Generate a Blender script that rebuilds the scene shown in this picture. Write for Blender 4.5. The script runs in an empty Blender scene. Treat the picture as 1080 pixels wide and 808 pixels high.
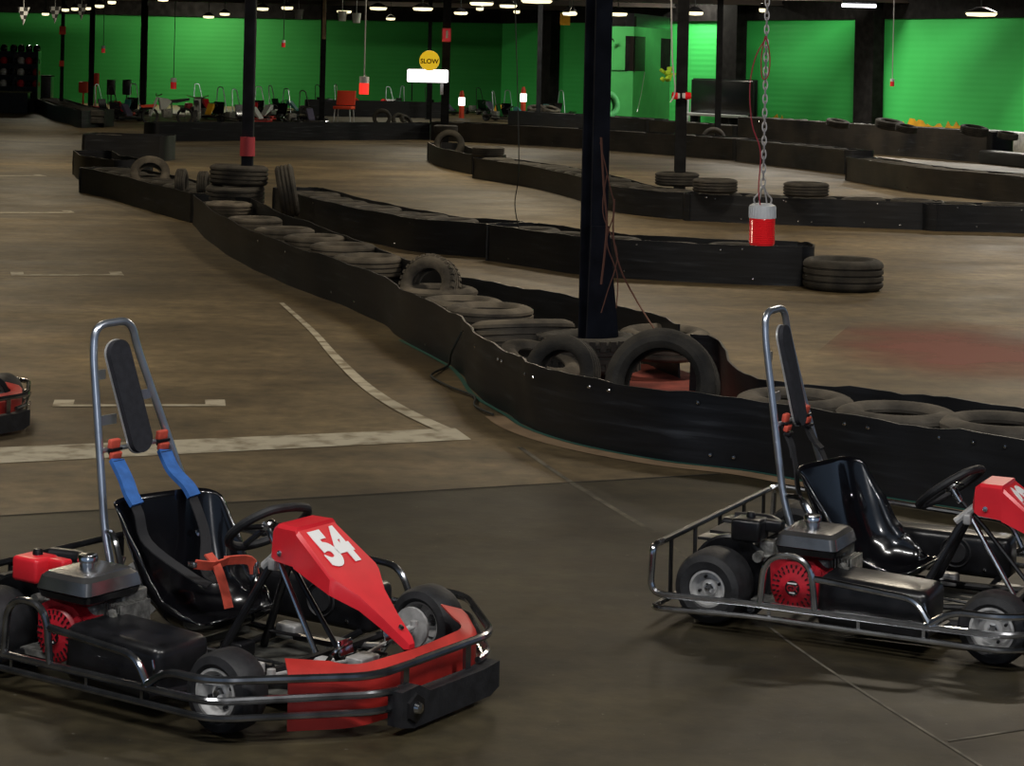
import bpy, bmesh, math, random
from mathutils import Vector, Matrix
random.seed(7)
S = bpy.context.scene
COL = S.collection
# ------------------------------------------------------------------ camera
EYE = 2.1; FOC = 2280.0; PX, PY = 540.0, 68.0; ROLL = math.radians(1.3)
cam_d = bpy.data.cameras.new('camera'); cam = bpy.data.objects.new('camera', cam_d); COL.objects.link(cam)
cam_d.sensor_fit = 'HORIZONTAL'; cam_d.sensor_width = 36.0
cam_d.lens = 36.0 * FOC / 1080.0
cam_d.shift_y = -(404.0 - PY) / 1080.0
cam_d.clip_start = 0.05; cam_d.clip_end = 400
cam.matrix_world = Matrix.Translation((0, 0, EYE)) @ Matrix.Rotation(math.radians(90), 4, 'X') @ Matrix.Rotation(ROLL, 4, 'Z')
S.camera = cam
# ------------------------------------------------------------------ world, exposure, lights
w = bpy.data.worlds.new('world'); S.world = w; w.use_nodes = True
w.node_tree.nodes['Background'].inputs[0].default_value = (0.5, 0.7, 1.0, 1)
w.node_tree.nodes['Background'].inputs[1].default_value = 0.22
S.view_settings.view_transform = 'Standard'; S.view_settings.look = 'None'
S.view_settings.exposure = 0.0; S.view_settings.gamma = 1.0; S.view_settings.use_curve_mapping = False
CEIL = 5.6
HALL_AND_FILL_LIGHTS = [  # x, y, power, colour, size x, size y   (hall ceiling lights; near and wall rows added for tube highlights and wall brightness)
    (-3.2, 5.0, 160, (1, .97, .92), 1.6, .1), (.2, 3.6, 160, (1, .98, .95), 1.6, .1), (3.2, 5.0, 160, (1, .97, .92), 1.6, .1),
    (-4.5, 15, 150, (1, .85, .62), 1.6, .3), (3.5, 16, 210, (1, .87, .68), 1.6, .3),
    (-7, 27, 130, (1, .84, .6), 1.6, .5), (1, 27, 230, (1, .85, .64), 1.6, .5), (8, 24, 280, (1, .88, .7), 1.6, .5),
    (-9, 41, 190, (1, .84, .58), 1.6, .5), (0, 41, 280, (1, .84, .58), 1.6, .5), (9, 38, 340, (1, .88, .7), 1.6, .5),
    (-13, 58, 200, (1, .88, .65), 1.6, .5), (-2, 58, 260, (1, .88, .65), 1.6, .5), (6.5, 54, 300, (1, .9, .75), 1.6, .5),
    (-19, 88, 300, (1, .93, .7), 1.6, .5), (-13.2, 91, 380, (1, .93, .7), 1.6, .5), (-5, 86, 130, (1, .93, .7), 1.6, .5),
    (.3, 71, 420, (1, .95, .8), 1.6, .5), (6.0, 79.5, 420, (1, .95, .8), 1.6, .5), (7.8, 69.5, 540, (1, .95, .82), 1.6, .5), (10.8, 63.5, 580, (1, .95, .82), 1.6, .5), (13.2, 57.5, 600, (1, .95, .85), 1.6, .5)]
for x, y, p, c, sx, sy in HALL_AND_FILL_LIGHTS:
    ld = bpy.data.lights.new('hall_and_fill_light', 'AREA'); ld.shape = 'RECTANGLE'; ld.size = sx; ld.size_y = sy
    ld.energy = p; ld.color = c
    lo = bpy.data.objects.new('hall_and_fill_light', ld); COL.objects.link(lo); lo.location = (x, y, CEIL - .35)

fl = bpy.data.lights.new('camera_flash', 'AREA'); fl.shape = 'RECTANGLE'; fl.size = .12; fl.size_y = .08; fl.energy = 26; fl.color = (1, .98, .97)
fo = bpy.data.objects.new('camera_flash', fl); COL.objects.link(fo); fo.location = (.05, -.05, EYE+.18); fo.rotation_euler = (math.radians(80), 0, 0)

def G(px, py, z=0.0):
    """where a sight line at photograph pixel (px,py) meets height z"""
    u, v = px - PX, py - PY
    rx = (u*math.cos(ROLL) + v*math.sin(ROLL))/FOC; rz = -(-u*math.sin(ROLL) + v*math.cos(ROLL))/FOC
    d = (z - EYE)/rz
    return Vector((rx*d, d, z))
def D(px, py, d):
    u, v = px - PX, py - PY
    rx = (u*math.cos(ROLL) + v*math.sin(ROLL))/FOC; rz = -(-u*math.sin(ROLL) + v*math.cos(ROLL))/FOC
    return Vector((rx*d, d, EYE + rz*d))

# ------------------------------------------------------------------ materials
def nt(name):
    m = bpy.data.materials.new(name); m.use_nodes = True
    return m, m.node_tree, m.node_tree.nodes, m.node_tree.links, m.node_tree.nodes['Principled BSDF']
def mat(name, col, rough=.5, metal=0., noise=0., scale=20., bump=0., bscale=60., spec=None, coat=0., emit=None, estr=0., col2=None, alpha=None):
    m, t, n, l, b = nt(name)
    b.inputs['Base Color'].default_value = (*col, 1); b.inputs['Roughness'].default_value = rough; b.inputs['Metallic'].default_value = metal
    if spec is not None: b.inputs['Specular IOR Level'].default_value = spec
    if coat: b.inputs['Coat Weight'].default_value = coat; b.inputs['Coat Roughness'].default_value = .08
    if emit: b.inputs['Emission Color'].default_value = (*emit, 1); b.inputs['Emission Strength'].default_value = estr
    tc = n.new('ShaderNodeTexCoord')
    if noise or col2:
        tx = n.new('ShaderNodeTexNoise'); tx.inputs['Scale'].default_value = scale; tx.inputs['Detail'].default_value = 5
        l.new(tc.outputs['Object'], tx.inputs['Vector'])
        r = n.new('ShaderNodeValToRGB'); l.new(tx.outputs['Fac'], r.inputs['Fac'])
        c2 = col2 or tuple(min(1, c*(1+noise)+.01*noise) for c in col); c1 = col if col2 else tuple(c*(1-noise) for c in col)
        r.color_ramp.elements[0].position = .35; r.color_ramp.elements[1].position = .68
        r.color_ramp.elements[0].color = (*c1, 1); r.color_ramp.elements[1].color = (*c2, 1)
        l.new(r.outputs['Color'], b.inputs['Base Color'])
    if bump:
        tb = n.new('ShaderNodeTexNoise'); tb.inputs['Scale'].default_value = bscale; tb.inputs['Detail'].default_value = 4
        l.new(tc.outputs['Object'], tb.inputs['Vector'])
        bp = n.new('ShaderNodeBump'); bp.inputs['Strength'].default_value = bump; bp.inputs['Distance'].default_value = .01
        l.new(tb.outputs['Fac'], bp.inputs['Height']); l.new(bp.outputs['Normal'], b.inputs['Normal'])
    return m
M = {}
M['chrome'] = mat('bright_tube_metal', (.72, .74, .78), .17, 1., noise=.25, scale=14)
M['darktube'] = mat('dark_tube_metal', (.3, .31, .33), .16, .95, noise=.4, scale=10)
M['galv'] = mat('roll_hoop_steel', (.62, .68, .78), .28, .9, noise=.15, scale=9)
M['blackpaint'] = mat('black_paint', (.007, .0072, .009), .3, 0, noise=.4, scale=12)
M['gloss'] = mat('gloss_black_shell', (.004, .004, .0055), .2, 0, coat=.8)
M['rubber'] = mat('slick_tyre_rubber', (.010, .0105, .013), .62, 0, noise=.35, scale=18, bump=.15)
M['rim'] = mat('cast_rim', (.5, .5, .5), .42, .35, noise=.2, scale=30)
M['red'] = mat('red_plastic', (.68, .02, .032), .33, 0, noise=.08, scale=8)
M['redworn'] = mat('red_bumper_plastic', (.48, .028, .022), .45, 0, noise=.22, scale=7)
M['redengine'] = mat('red_engine_paint', (.42, .01, .022), .4, 0, noise=.25, scale=25)
M['engine'] = mat('engine_cast_metal', (.2, .2, .19), .45, .5, noise=.5, scale=40, bump=.4, bscale=50)
M['tank'] = mat('fuel_tank_metal', (.34, .34, .345), .22, .9, noise=.25, scale=8)
M['pan'] = mat('floor_pan', (.1, .1, .09), .55, .3, noise=.5, scale=14)
M['pad'] = mat('headrest_foam', (.02, .021, .028), .8, 0, noise=.2, scale=40)
M['webb'] = mat('black_webbing', (.02, .02, .023), .85, 0, bump=.3, bscale=200)
M['blue'] = mat('blue_pad_cloth', (.03, .13, .42), .75, 0, noise=.15, scale=30)
M['redweb'] = mat('red_webbing', (.62, .085, .05), .7, 0, noise=.15, scale=30)
M['white'] = mat('white_vinyl', (.82, .82, .82), .5)
M['gold'] = mat('gold_metal', (.6, .4, .12), .35, .9)
M['tyre'] = mat('old_tyre_rubber', (.018, .017, .016), .8, 0, scale=5, col2=(.06, .054, .045), bump=.35, bscale=45)
M['tyredust'] = mat('dusty_tyre_rubber', (.05, .044, .037), .9, 0, scale=4, col2=(.17, .148, .118), bump=.4, bscale=40)
M['steel'] = mat('black_column_paint', (.004, .0045, .006), .7, 0, spec=.2, noise=.5, scale=6, bump=.1)
M['bluecol'] = mat('dark_blue_column_paint', (.008, .010, .018), .6, 0, spec=.25, noise=.45, scale=5)
M['wire'] = mat('brown_wire', (.16, .07, .05), .7)
M['blackwire'] = mat('black_wire', (.015, .02, .02), .7)
M['redwire'] = mat('red_wire', (.4, .04, .06), .6)
M['chain'] = mat('galvanised_chain', (.6, .58, .58), .45, .6)
M['yellow'] = mat('yellow_paint', (.72, .36, .01), .7, 0, noise=.2, scale=3)
M['yellowsign'] = mat('yellow_sign', (.85, .6, .03), .5, emit=(1, .62, .02), estr=.55)
M['orange'] = mat('orange_red_plastic', (.75, .06, .02), .5)
M['greenpaint'] = mat('green_paint', (.07, .5, .12), .7, 0, noise=.06, scale=2)
M['greentyre'] = mat('green_painted_tyre', (.08, .45, .14), .7, 0, noise=.2, scale=6)
M['lit'] = mat('lit_white_panel', (.9, .9, .9), .5, emit=(1, .98, .97), estr=2.2)
M['lamp'] = mat('lamp_glow', (.9, .9, .9), .5, emit=(1, .86, .5), estr=1.7)
M['tubelamp'] = mat('tube_glow', (.9, .9, .9), .5, emit=(.92, .9, 1.), estr=3.)
M['redlens'] = mat('red_lamp_lens', (.8, .015, .02), .18, 0, emit=(1, .02, .03), estr=.12, coat=.5)
M['redglow'] = mat('red_lamp_glow', (.9, .05, .04), .3, emit=(1, .03, .02), estr=1.2)
M['whiteplastic'] = mat('white_plastic', (.72, .74, .76), .45, noise=.06, scale=30)
M['dusty'] = mat('grey_concrete_block', (.3, .31, .31), .85, noise=.3, scale=6)
M['brick'] = mat('dark_painted_brick', (.008, .007, .007), .85, spec=.15, noise=.4, scale=4, bump=.5, bscale=8)
M['ceil'] = mat('dark_ceiling', (.02, .017, .014), .9, noise=.5, scale=.6)
M['beam'] = mat('rusty_dark_steel', (.018, .015, .013), .7, scale=.8, col2=(.07, .045, .035))
M['screen'] = mat('dark_screen', (.006, .006, .008), .25)
M['bench'] = mat('grey_bench', (.45, .46, .48), .5)
M['winglass'] = mat('dark_window_glass', (.02, .015, .014), .15)
M['redmat'] = mat('red_dirt_patch', (.2, .035, .025), .95, noise=.4, scale=5)
M['olive'] = mat('olive_cloth', (.08, .08, .04), .8, noise=.3)
M['teal'] = mat('teal_cloth', (.04, .2, .2), .7)
M['bikewhite'] = mat('white_bike_plastic', (.5, .52, .52), .5)
M['purple'] = mat('purple_grey_panel', (.09, .08, .14), .6)

def belt_mat(nm='black_rubber_belting', dust=(.013, .013, .014), d0=.4):
    m, t, n, l, b = nt(nm)
    tc = n.new('ShaderNodeTexCoord')
    mp = n.new('ShaderNodeMapping'); mp.inputs['Scale'].default_value = (1.2, 1.2, 14); l.new(tc.outputs['Object'], mp.inputs['Vector'])
    a = n.new('ShaderNodeTexNoise'); a.inputs['Scale'].default_value = 1.6; a.inputs['Detail'].default_value = 6; l.new(mp.outputs[0], a.inputs['Vector'])
    c = n.new('ShaderNodeTexNoise'); c.inputs['Scale'].default_value = 1.1; c.inputs['Detail'].default_value = 3; l.new(tc.outputs['Object'], c.inputs['Vector'])
    r = n.new('ShaderNodeValToRGB'); l.new(a.outputs['Fac'], r.inputs['Fac'])
    e = r.color_ramp.elements; e[0].position = .4; e[0].color = (.0055, .0068, .0098, 1); e[1].position = .8; e[1].color = (.06, .068, .082, 1)
    x = e.new(.6); x.color = (.0125, .0145, .0195, 1)
    r2 = n.new('ShaderNodeValToRGB'); l.new(c.outputs['Fac'], r2.inputs['Fac'])
    r2.color_ramp.elements[0].position = d0; r2.color_ramp.elements[0].color = (0, 0, 0, 1); r2.color_ramp.elements[1].position = .75; r2.color_ramp.elements[1].color = (1, 1, 1, 1)
    mx = n.new('ShaderNodeMix'); mx.data_type = 'RGBA'
    l.new(r2.outputs['Color'], mx.inputs['Factor']); l.new(r.outputs['Color'], mx.inputs[6]); mx.inputs[7].default_value = (*dust, 1)
    l.new(mx.outputs[2], b.inputs['Base Color']); b.inputs['Roughness'].default_value = .45; b.inputs['Specular IOR Level'].default_value = .38
    bp = n.new('ShaderNodeBump'); bp.inputs['Strength'].default_value = .25; bp.inputs['Distance'].default_value = .01
    l.new(a.outputs['Fac'], bp.inputs['Height']); l.new(bp.outputs['Normal'], b.inputs['Normal'])
    return m
M['belt'] = belt_mat(); M['beltdust'] = belt_mat('dusty_rubber_belting', (.06, .052, .044), .3)

def floor_mat(name, lo, hi, dark, specks=True):
    m, t, n, l, b = nt(name)
    tc = n.new('ShaderNodeTexCoord')
    def nz(scale, det, sx=1, sy=1, rot=0):
        mp = n.new('ShaderNodeMapping'); mp.inputs['Scale'].default_value = (sx, sy, 1); mp.inputs['Rotation'].default_value = (0, 0, rot)
        l.new(tc.outputs['Object'], mp.inputs['Vector'])
        q = n.new('ShaderNodeTexNoise'); q.inputs['Scale'].default_value = scale; q.inputs['Detail'].default_value = det; q.inputs['Roughness'].default_value = .6
        l.new(mp.outputs[0], q.inputs['Vector']); return q.outputs['Fac']
    def ramp(src, p0, p1, c0, c1):
        r = n.new('ShaderNodeValToRGB'); l.new(src, r.inputs['Fac']); e = r.color_ramp.elements
        e[0].position = p0; e[1].position = p1; e[0].color = (*c0, 1); e[1].color = (*c1, 1); return r.outputs['Color']
    def mix(f, a, c, mode='MIX'):
        x = n.new('ShaderNodeMix'); x.data_type = 'RGBA'; x.blend_type = mode
        if isinstance(f, float): x.inputs['Factor'].default_value = f
        else: l.new(f, x.inputs['Factor'])
        l.new(a, x.inputs[6])
        if isinstance(c, tuple): x.inputs[7].default_value = (*c, 1)
        else: l.new(c, x.inputs[7])
        return x.outputs[2]
    base = ramp(nz(.55, 7), .36, .66, lo, hi)
    streak = ramp(nz(1.2, 5, .35, 1.3, .3), .42, .7, (0, 0, 0), (.62, .62, .62))
    c = mix(streak, base, dark)
    fine = ramp(nz(7, 9), .32, .7, (.6, .6, .6), (1.3, 1.3, 1.28))
    c = mix(1.0, c, fine, 'MULTIPLY')
    if specks:
        v = ramp(nz(34, 2), .72, .78, (0, 0, 0), (.35, .35, .35)); c = mix(v, c, (.3, .28, .24))
    l.new(c, b.inputs['Base Color'])
    rr = n.new('ShaderNodeMapRange'); l.new(nz(1.3, 4), rr.inputs[0]); rr.inputs[3].default_value = .42; rr.inputs[4].default_value = .72
    l.new(rr.outputs[0], b.inputs['Roughness']); b.inputs['Specular IOR Level'].default_value = .35
    bp = n.new('ShaderNodeBump'); bp.inputs['Strength'].default_value = .12; bp.inputs['Distance'].default_value = .01
    l.new(nz(18, 5), bp.inputs['Height']); l.new(bp.outputs['Normal'], b.inputs['Normal'])
    return m
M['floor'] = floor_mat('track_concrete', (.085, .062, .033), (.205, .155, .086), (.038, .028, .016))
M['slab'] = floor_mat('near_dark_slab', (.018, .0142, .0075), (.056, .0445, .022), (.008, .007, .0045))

def wall_mat(name, c1, c2):
    m, t, n, l, b = nt(name)
    tc = n.new('ShaderNodeTexCoord')
    q = n.new('ShaderNodeTexNoise'); q.inputs['Scale'].default_value = .5; q.inputs['Detail'].default_value = 5; l.new(tc.outputs['Object'], q.inputs['Vector'])
    r = n.new('ShaderNodeValToRGB'); l.new(q.outputs['Fac'], r.inputs['Fac']); e = r.color_ramp.elements
    e[0].position = .35; e[1].position = .7; e[0].color = (*c1, 1); e[1].color = (*c2, 1)
    l.new(r.outputs['Color'], b.inputs['Base Color']); b.inputs['Roughness'].default_value = .75
    wv = n.new('ShaderNodeTexWave'); wv.bands_direction = 'Z'; wv.inputs['Scale'].default_value = 1.6; l.new(tc.outputs['Object'], wv.inputs['Vector'])
    bp = n.new('ShaderNodeBump'); bp.inputs['Strength'].default_value = .15; bp.inputs['Distance'].default_value = .02
    l.new(wv.outputs['Fac'], bp.inputs['Height']); l.new(bp.outputs['Normal'], b.inputs['Normal'])
    return m
M['wallL'] = wall_mat('far_green_wall_dimmed', (.018, .25, .04), (.022, .29, .05))  # wall green darkened, the far end's dimmer light is put into the colour
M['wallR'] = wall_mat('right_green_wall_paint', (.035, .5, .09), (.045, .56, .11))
def checker_mat():
    m, t, n, l, b = nt('checkered_cloth')
    tc = n.new('ShaderNodeTexCoord'); c = n.new('ShaderNodeTexChecker'); c.inputs['Scale'].default_value = 9
    c.inputs[1].default_value = (.5, .5, .5, 1); c.inputs[2].default_value = (.02, .02, .02, 1)
    l.new(tc.outputs['Object'], c.inputs['Vector']); l.new(c.outputs['Color'], b.inputs['Base Color']); return m
M['checker'] = checker_mat()

# ------------------------------------------------------------------ mesh helpers
def fillet(pts, r, seg=5, closed=False):
    P = [Vector(p) for p in pts]; out = []; n = len(P)
    for i, p in enumerate(P):
        if not closed and i in (0, n-1): out.append(p); continue
        a, b = P[(i-1) % n], P[(i+1) % n]
        da, db = (a-p), (b-p)
        q = min(r, da.length*.48, db.length*.48)
        s, e = p+da.normalized()*q, p+db.normalized()*q
        for k in range(seg+1):
            t = k/seg; out.append(s*(1-t)**2 + p*2*t*(1-t) + e*t*t)
    return out
def smooth_path(pts, n=6):
    P = [Vector(p) for p in pts]; out = []
    for i in range(len(P)-1):
        p0 = P[max(i-1, 0)]; p1 = P[i]; p2 = P[i+1]; p3 = P[min(i+2, len(P)-1)]
        for k in range(n):
            t = k/n
            out.append(.5*((2*p1) + (p2-p0)*t + (2*p0-5*p1+4*p2-p3)*t*t + (3*p1-p0-3*p2+p3)*t**3))
    out.append(P[-1]); return out
class MB:
    def __init__(s): s.v = []; s.f = []
    def add(s, vs, fs):
        o = len(s.v); s.v += [Vector(v) for v in vs]; s.f += [[i+o for i in f] for f in fs]; return s
    def tube(s, pts, r, n=8, closed=False, rad=None):
        P = [Vector(p) for p in pts]
        Q = [P[0]]
        for p in P[1:]:
            if (p-Q[-1]).length > 1e-6: Q.append(p)
        P = Q; m = len(P)
        if m < 2: return s
        up = None; vs = []; prev = None
        for i in range(m):
            if closed: t = (P[(i+1) % m]-P[(i-1) % m]).normalized()
            else: t = (P[min(i+1, m-1)]-P[max(i-1, 0)]).normalized()
            if prev is None:
                a = Vector((0, 0, 1)) if abs(t.z) < .9 else Vector((1, 0, 0))
                u = t.cross(a).normalized()
            else:
                u = (prev - t*prev.dot(t)).normalized()
            prev = u; w_ = t.cross(u); rr = rad[i] if rad else r
            for k in range(n):
                an = 2*math.pi*k/n; vs.append(P[i] + (u*math.cos(an)+w_*math.sin(an))*rr)
        fs = []
        for i in range(m if closed else m-1):
            j = (i+1) % m
            for k in range(n): fs.append([i*n+k, i*n+(k+1) % n, j*n+(k+1) % n, j*n+k])
        if not closed: fs += [list(range(n))[::-1], [(m-1)*n+k for k in range(n)]]
        return s.add(vs, fs)
    def box(s, c, d, rot=None, bev=0):
        bm = bmesh.new(); bmesh.ops.create_cube(bm, size=1)
        bmesh.ops.scale(bm, vec=Vector(d), verts=bm.verts)
        if bev: bmesh.ops.bevel(bm, geom=bm.edges[:], offset=bev, segments=3, profile=.5, affect='EDGES')
        mt = Matrix.Translation(Vector(c)) @ (rot.to_4x4() if rot else Matrix.Identity(4))
        bm.verts.ensure_lookup_table()
        vs = [mt @ v.co for v in bm.verts]; fs = [[v.index for v in f.verts] for f in bm.faces]; bm.free()
        return s.add(vs, fs)
    def lathe(s, prof, mt=None, n=24, closed=False):
        mt = mt or Matrix.Identity(4); vs = []; m = len(prof)
        for k in range(n):
            a = 2*math.pi*k/n
            for r, z in prof: vs.append(mt @ Vector((r*math.cos(a), r*math.sin(a), z)))
        fs = []
        for k in range(n):
            j = (k+1) % n
            for i in range(m if closed else m-1):
                q = (i+1) % m
                fs.append([k*m+i, j*m+i, j*m+q, k*m+q])
        return s.add(vs, fs)
    def prism(s, poly, h0, h1, mt=None):
        mt = mt or Matrix.Identity(4); n = len(poly)
        vs = [mt @ Vector((x, y, h0)) for x, y in poly]+[mt @ Vector((x, y, h1)) for x, y in poly]
        fs = [list(range(n))[::-1], list(range(n, 2*n))]+[[i, (i+1) % n, n+(i+1) % n, n+i] for i in range(n)]
        return s.add(vs, fs)
    def loft(s, secs, cap=True):
        n = len(secs[0]); vs = [p for q in secs for p in q]; fs = []
        for i in range(len(secs)-1):
            for k in range(n): fs.append([i*n+k, i*n+(k+1) % n, (i+1)*n+(k+1) % n, (i+1)*n+k])
        if cap: fs += [list(range(n))[::-1], [(len(secs)-1)*n+k for k in range(n)]]
        return s.add(vs, fs)
    def ribbon(s, pts, wd, th=.004, side=Vector((0, 1, 0))):
        P = smooth_path(pts, 5); secs = []
        for i, p in enumerate(P):
            t = (P[min(i+1, len(P)-1)]-P[max(i-1, 0)]).normalized(); sd = (side - t*side.dot(t)).normalized(); nn = t.cross(sd)
            secs.append([p-sd*wd/2-nn*th/2, p+sd*wd/2-nn*th/2, p+sd*wd/2+nn*th/2, p-sd*wd/2+nn*th/2])
        return s.loft(secs)
    def mesh(s, name, m, ang=35):
        me = bpy.data.meshes.new(name); me.from_pydata([tuple(v) for v in s.v], [], s.f); me.validate()
        bm = bmesh.new(); bm.from_mesh(me); bmesh.ops.recalc_face_normals(bm, faces=bm.faces); bm.to_mesh(me); bm.free()
        me.materials.append(m)
        for p in me.polygons: p.use_smooth = True
        me.set_sharp_from_angle(angle=math.radians(ang)); return me
    def build(s, name, m, parent=None, label=None, ang=35):
        o = bpy.data.objects.new(name, s.mesh(name, m, ang)); COL.objects.link(o)
        if parent: o.parent = parent
        if label: o['label'] = label
        return o
def tag(o, label, cat, group=None, kind=None):
    if label: o['label'] = label
    if cat: o['category'] = cat
    if group: o['group'] = group
    if kind: o['kind'] = kind
    return o
def empty(name, loc, rz, label, cat, group=None):
    o = bpy.data.objects.new(name, None); COL.objects.link(o); o.location = loc; o.rotation_euler = (0, 0, rz); o.empty_display_size = .2
    return tag(o, label, cat, group)
def copy_tree(o, parent=None):
    c = o.copy(); COL.objects.link(c)
    if parent: c.parent = parent
    for ch in list(o.children): copy_tree(ch, c)
    return c
def structure(o): o['kind'] = 'structure'; return o
AY = Matrix.Rotation(math.radians(90), 4, 'X')     # local z -> -y
def alongY(x, y, z): return Matrix.Translation((x, y, z)) @ AY
def alongX(x, y, z): return Matrix.Translation((x, y, z)) @ Matrix.Rotation(math.radians(90), 4, 'Y')
def text_mesh(txt, name, m, mt, size, parent=None, offset=0, ext=.001, shear=0, sx=1):
    cu = bpy.data.curves.new(name, 'FONT'); cu.body = txt; cu.size = size; cu.extrude = ext; cu.offset = offset; cu.align_x = 'CENTER'; cu.align_y = 'CENTER'; cu.shear = shear
    t = bpy.data.objects.new(name+'_tmp', cu); COL.objects.link(t)
    dg = bpy.context.evaluated_depsgraph_get(); me = bpy.data.meshes.new_from_object(t.evaluated_get(dg))
    bpy.data.objects.remove(t)
    me.transform(mt @ Matrix.Scale(sx, 4, (1, 0, 0))); me.materials.clear(); me.materials.append(m); me.name = name
    o = bpy.data.objects.new(name, me); COL.objects.link(o)
    if parent: o.parent = parent
    return o

# ------------------------------------------------------------------ structure
FARY = 94.0
CORN = Vector((-.45, FARY, 0)); RW = (Vector((15.5, 65.2, 0))-CORN).normalized(); RN = Vector((-RW.y, RW.x, 0)) * -1   # RN points into the hall
if RN.dot(Vector((0, 0, 0))-CORN) < 0: RN = -RN
def RP(t, off=0, z=0): p = CORN + RW*t + RN*off; p.z = z; return p
GT = 3.87
slabA, slabB = G(-60, 545), G(1160, 470)
b = MB(); b.add([(-34, slabA.y, 0), (34, slabB.y+(34-slabB.x)*.0, 0), (34, 98, 0), (-34, 98, 0)], [[0, 1, 2, 3]])
ya = G(60, 541).y; yb = G(640, 507).y; yc = (yb-ya)/(G(640, 507).x-G(60, 541).x)
yl = ya + yc*(-34-G(60, 541).x); yr = ya + yc*(34-G(60, 541).x)
b = MB(); b.add([(-34, yl, 0), (34, yr, 0), (34, 98, 0), (-34, 98, 0)], [[0, 1, 2, 3]])
structure(b.build('floor', M['floor']))
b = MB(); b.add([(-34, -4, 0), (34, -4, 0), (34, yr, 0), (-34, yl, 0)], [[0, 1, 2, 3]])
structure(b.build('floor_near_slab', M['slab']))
b = MB(); b.box((0, 47, CEIL+.1), (68, 102, .2)); structure(b.build('ceiling', M['ceil']))
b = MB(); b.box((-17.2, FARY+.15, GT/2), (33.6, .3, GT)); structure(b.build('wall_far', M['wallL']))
b = MB(); b.box((-17.2, FARY+.1, (GT+CEIL)/2), (33.6, .4, CEIL-GT)); structure(b.build('trim_1', M['brick']))
ang = math.atan2(RW.y, RW.x); RR = Matrix.Rotation(ang, 3, 'Z')
L = 50
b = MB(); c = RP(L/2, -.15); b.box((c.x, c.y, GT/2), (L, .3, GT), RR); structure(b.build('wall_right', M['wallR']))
b = MB(); c = RP(L/2, -.1); b.box((c.x, c.y, (GT+CEIL)/2), (L, .42, CEIL-GT), RR); structure(b.build('trim_2', M['brick']))
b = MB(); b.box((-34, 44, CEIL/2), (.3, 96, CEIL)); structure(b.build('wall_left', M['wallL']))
def wall_t(px):
    """distance along the right wall at picture column px"""
    u = (px-PX)/FOC
    return (u*CORN.y-CORN.x)/(RW.x-u*RW.y)
# painted brick piers on the right wall
def pier(px0, px1, nm, label, dep=.45, z1=CEIL):
    t0, t1 = wall_t(px0), wall_t(px1)
    c = RP((t0+t1)/2, dep/2); o = MB().box((c.x, c.y, z1/2), (t1-t0, dep, z1), RR).build(nm, M['brick']); structure(o)
pier(912, 932, 'trim_3', ''); pier(770, 787, 'trim_4', ''); pier(577, 590, 'trim_5', '')
# roof beams
k = 6
for y in (58, 64, 70, 76, 82, 89):
    o = MB().box((0, y, 4.62), (66, .14, .5)).box((0, y, 4.4), (66, .3, .04)).box((0, y, 4.86), (66, .3, .04)).build('trim_%d' % k, M['beam']); structure(o); k += 1
for x in (-18, -12, -6, 0, 6, 12):
    o = MB().box((x, 66, 5.0), (.12, 44, .3)).build('trim_%d' % k, M['beam']); structure(o); k += 1

# floor markings (paint on the floor)
def flat(poly, z, name, m, label, cat, group=None, kind=None):
    o = MB().add([(p.x, p.y, z) for p in poly], [list(range(len(poly)))]).build(name, m)
    return tag(o, label, cat, group, kind)
def stripe(pts, wd, z, name, m, **k):
    P = smooth_path(pts, 6); vs = []; fs = []
    for i, p in enumerate(P):
        t = (P[min(i+1, len(P)-1)]-P[max(i-1, 0)]).normalized(); nn = Vector((-t.y, t.x, 0))
        ww = wd[0]+(wd[1]-wd[0])*i/(len(P)-1) if isinstance(wd, tuple) else wd
        vs += [(p.x-nn.x*ww/2, p.y-nn.y*ww/2, z), (p.x+nn.x*ww/2, p.y+nn.y*ww/2, z)]
        if i: fs.append([2*i-2, 2*i-1, 2*i+1, 2*i])
    return MB().add(vs, fs).build(name, m)
def paint_mat(name, c, thr=.42):
    m, t, n, l, b_ = nt(name); tc = n.new('ShaderNodeTexCoord'); q = n.new('ShaderNodeTexNoise'); q.inputs['Scale'].default_value = 6; q.inputs['Detail'].default_value = 8
    l.new(tc.outputs['Object'], q.inputs['Vector']); r = n.new('ShaderNodeValToRGB'); l.new(q.outputs['Fac'], r.inputs['Fac']); e = r.color_ramp.elements
    e[0].position = thr-.1; e[0].color = (.16, .125, .075, 1); e[1].position = thr+.12; e[1].color = (*c, 1)
    l.new(r.outputs['Color'], b_.inputs['Base Color']); b_.inputs['Roughness'].default_value = .6; return m
M['linepaint'] = paint_mat('worn_white_line_paint', (.5, .47, .38))
M['faint'] = paint_mat('faded_line_paint', (.46, .43, .35), .42)
M['joint'] = mat('floor_joint_filler', (.09, .08, .06), .8, noise=.5, scale=8)
M['jointdark'] = mat('dark_joint', (.02, .018, .014), .9)
tag(flat([G(-60, 475), G(480, 452), G(497, 464), G(-60, 492)], .003, 'painted_line', M['linepaint'], None, None), 'broad worn white line across the floor behind the left kart', 'floor line')
tag(stripe([G(297, 320), G(330, 350), G(352, 375), G(385, 407), G(425, 433), G(478, 458)], (.04, .11), .005, 'painted_line', M['linepaint']), 'curved white line running from the barrier to the broad white line', 'floor line')
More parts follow.
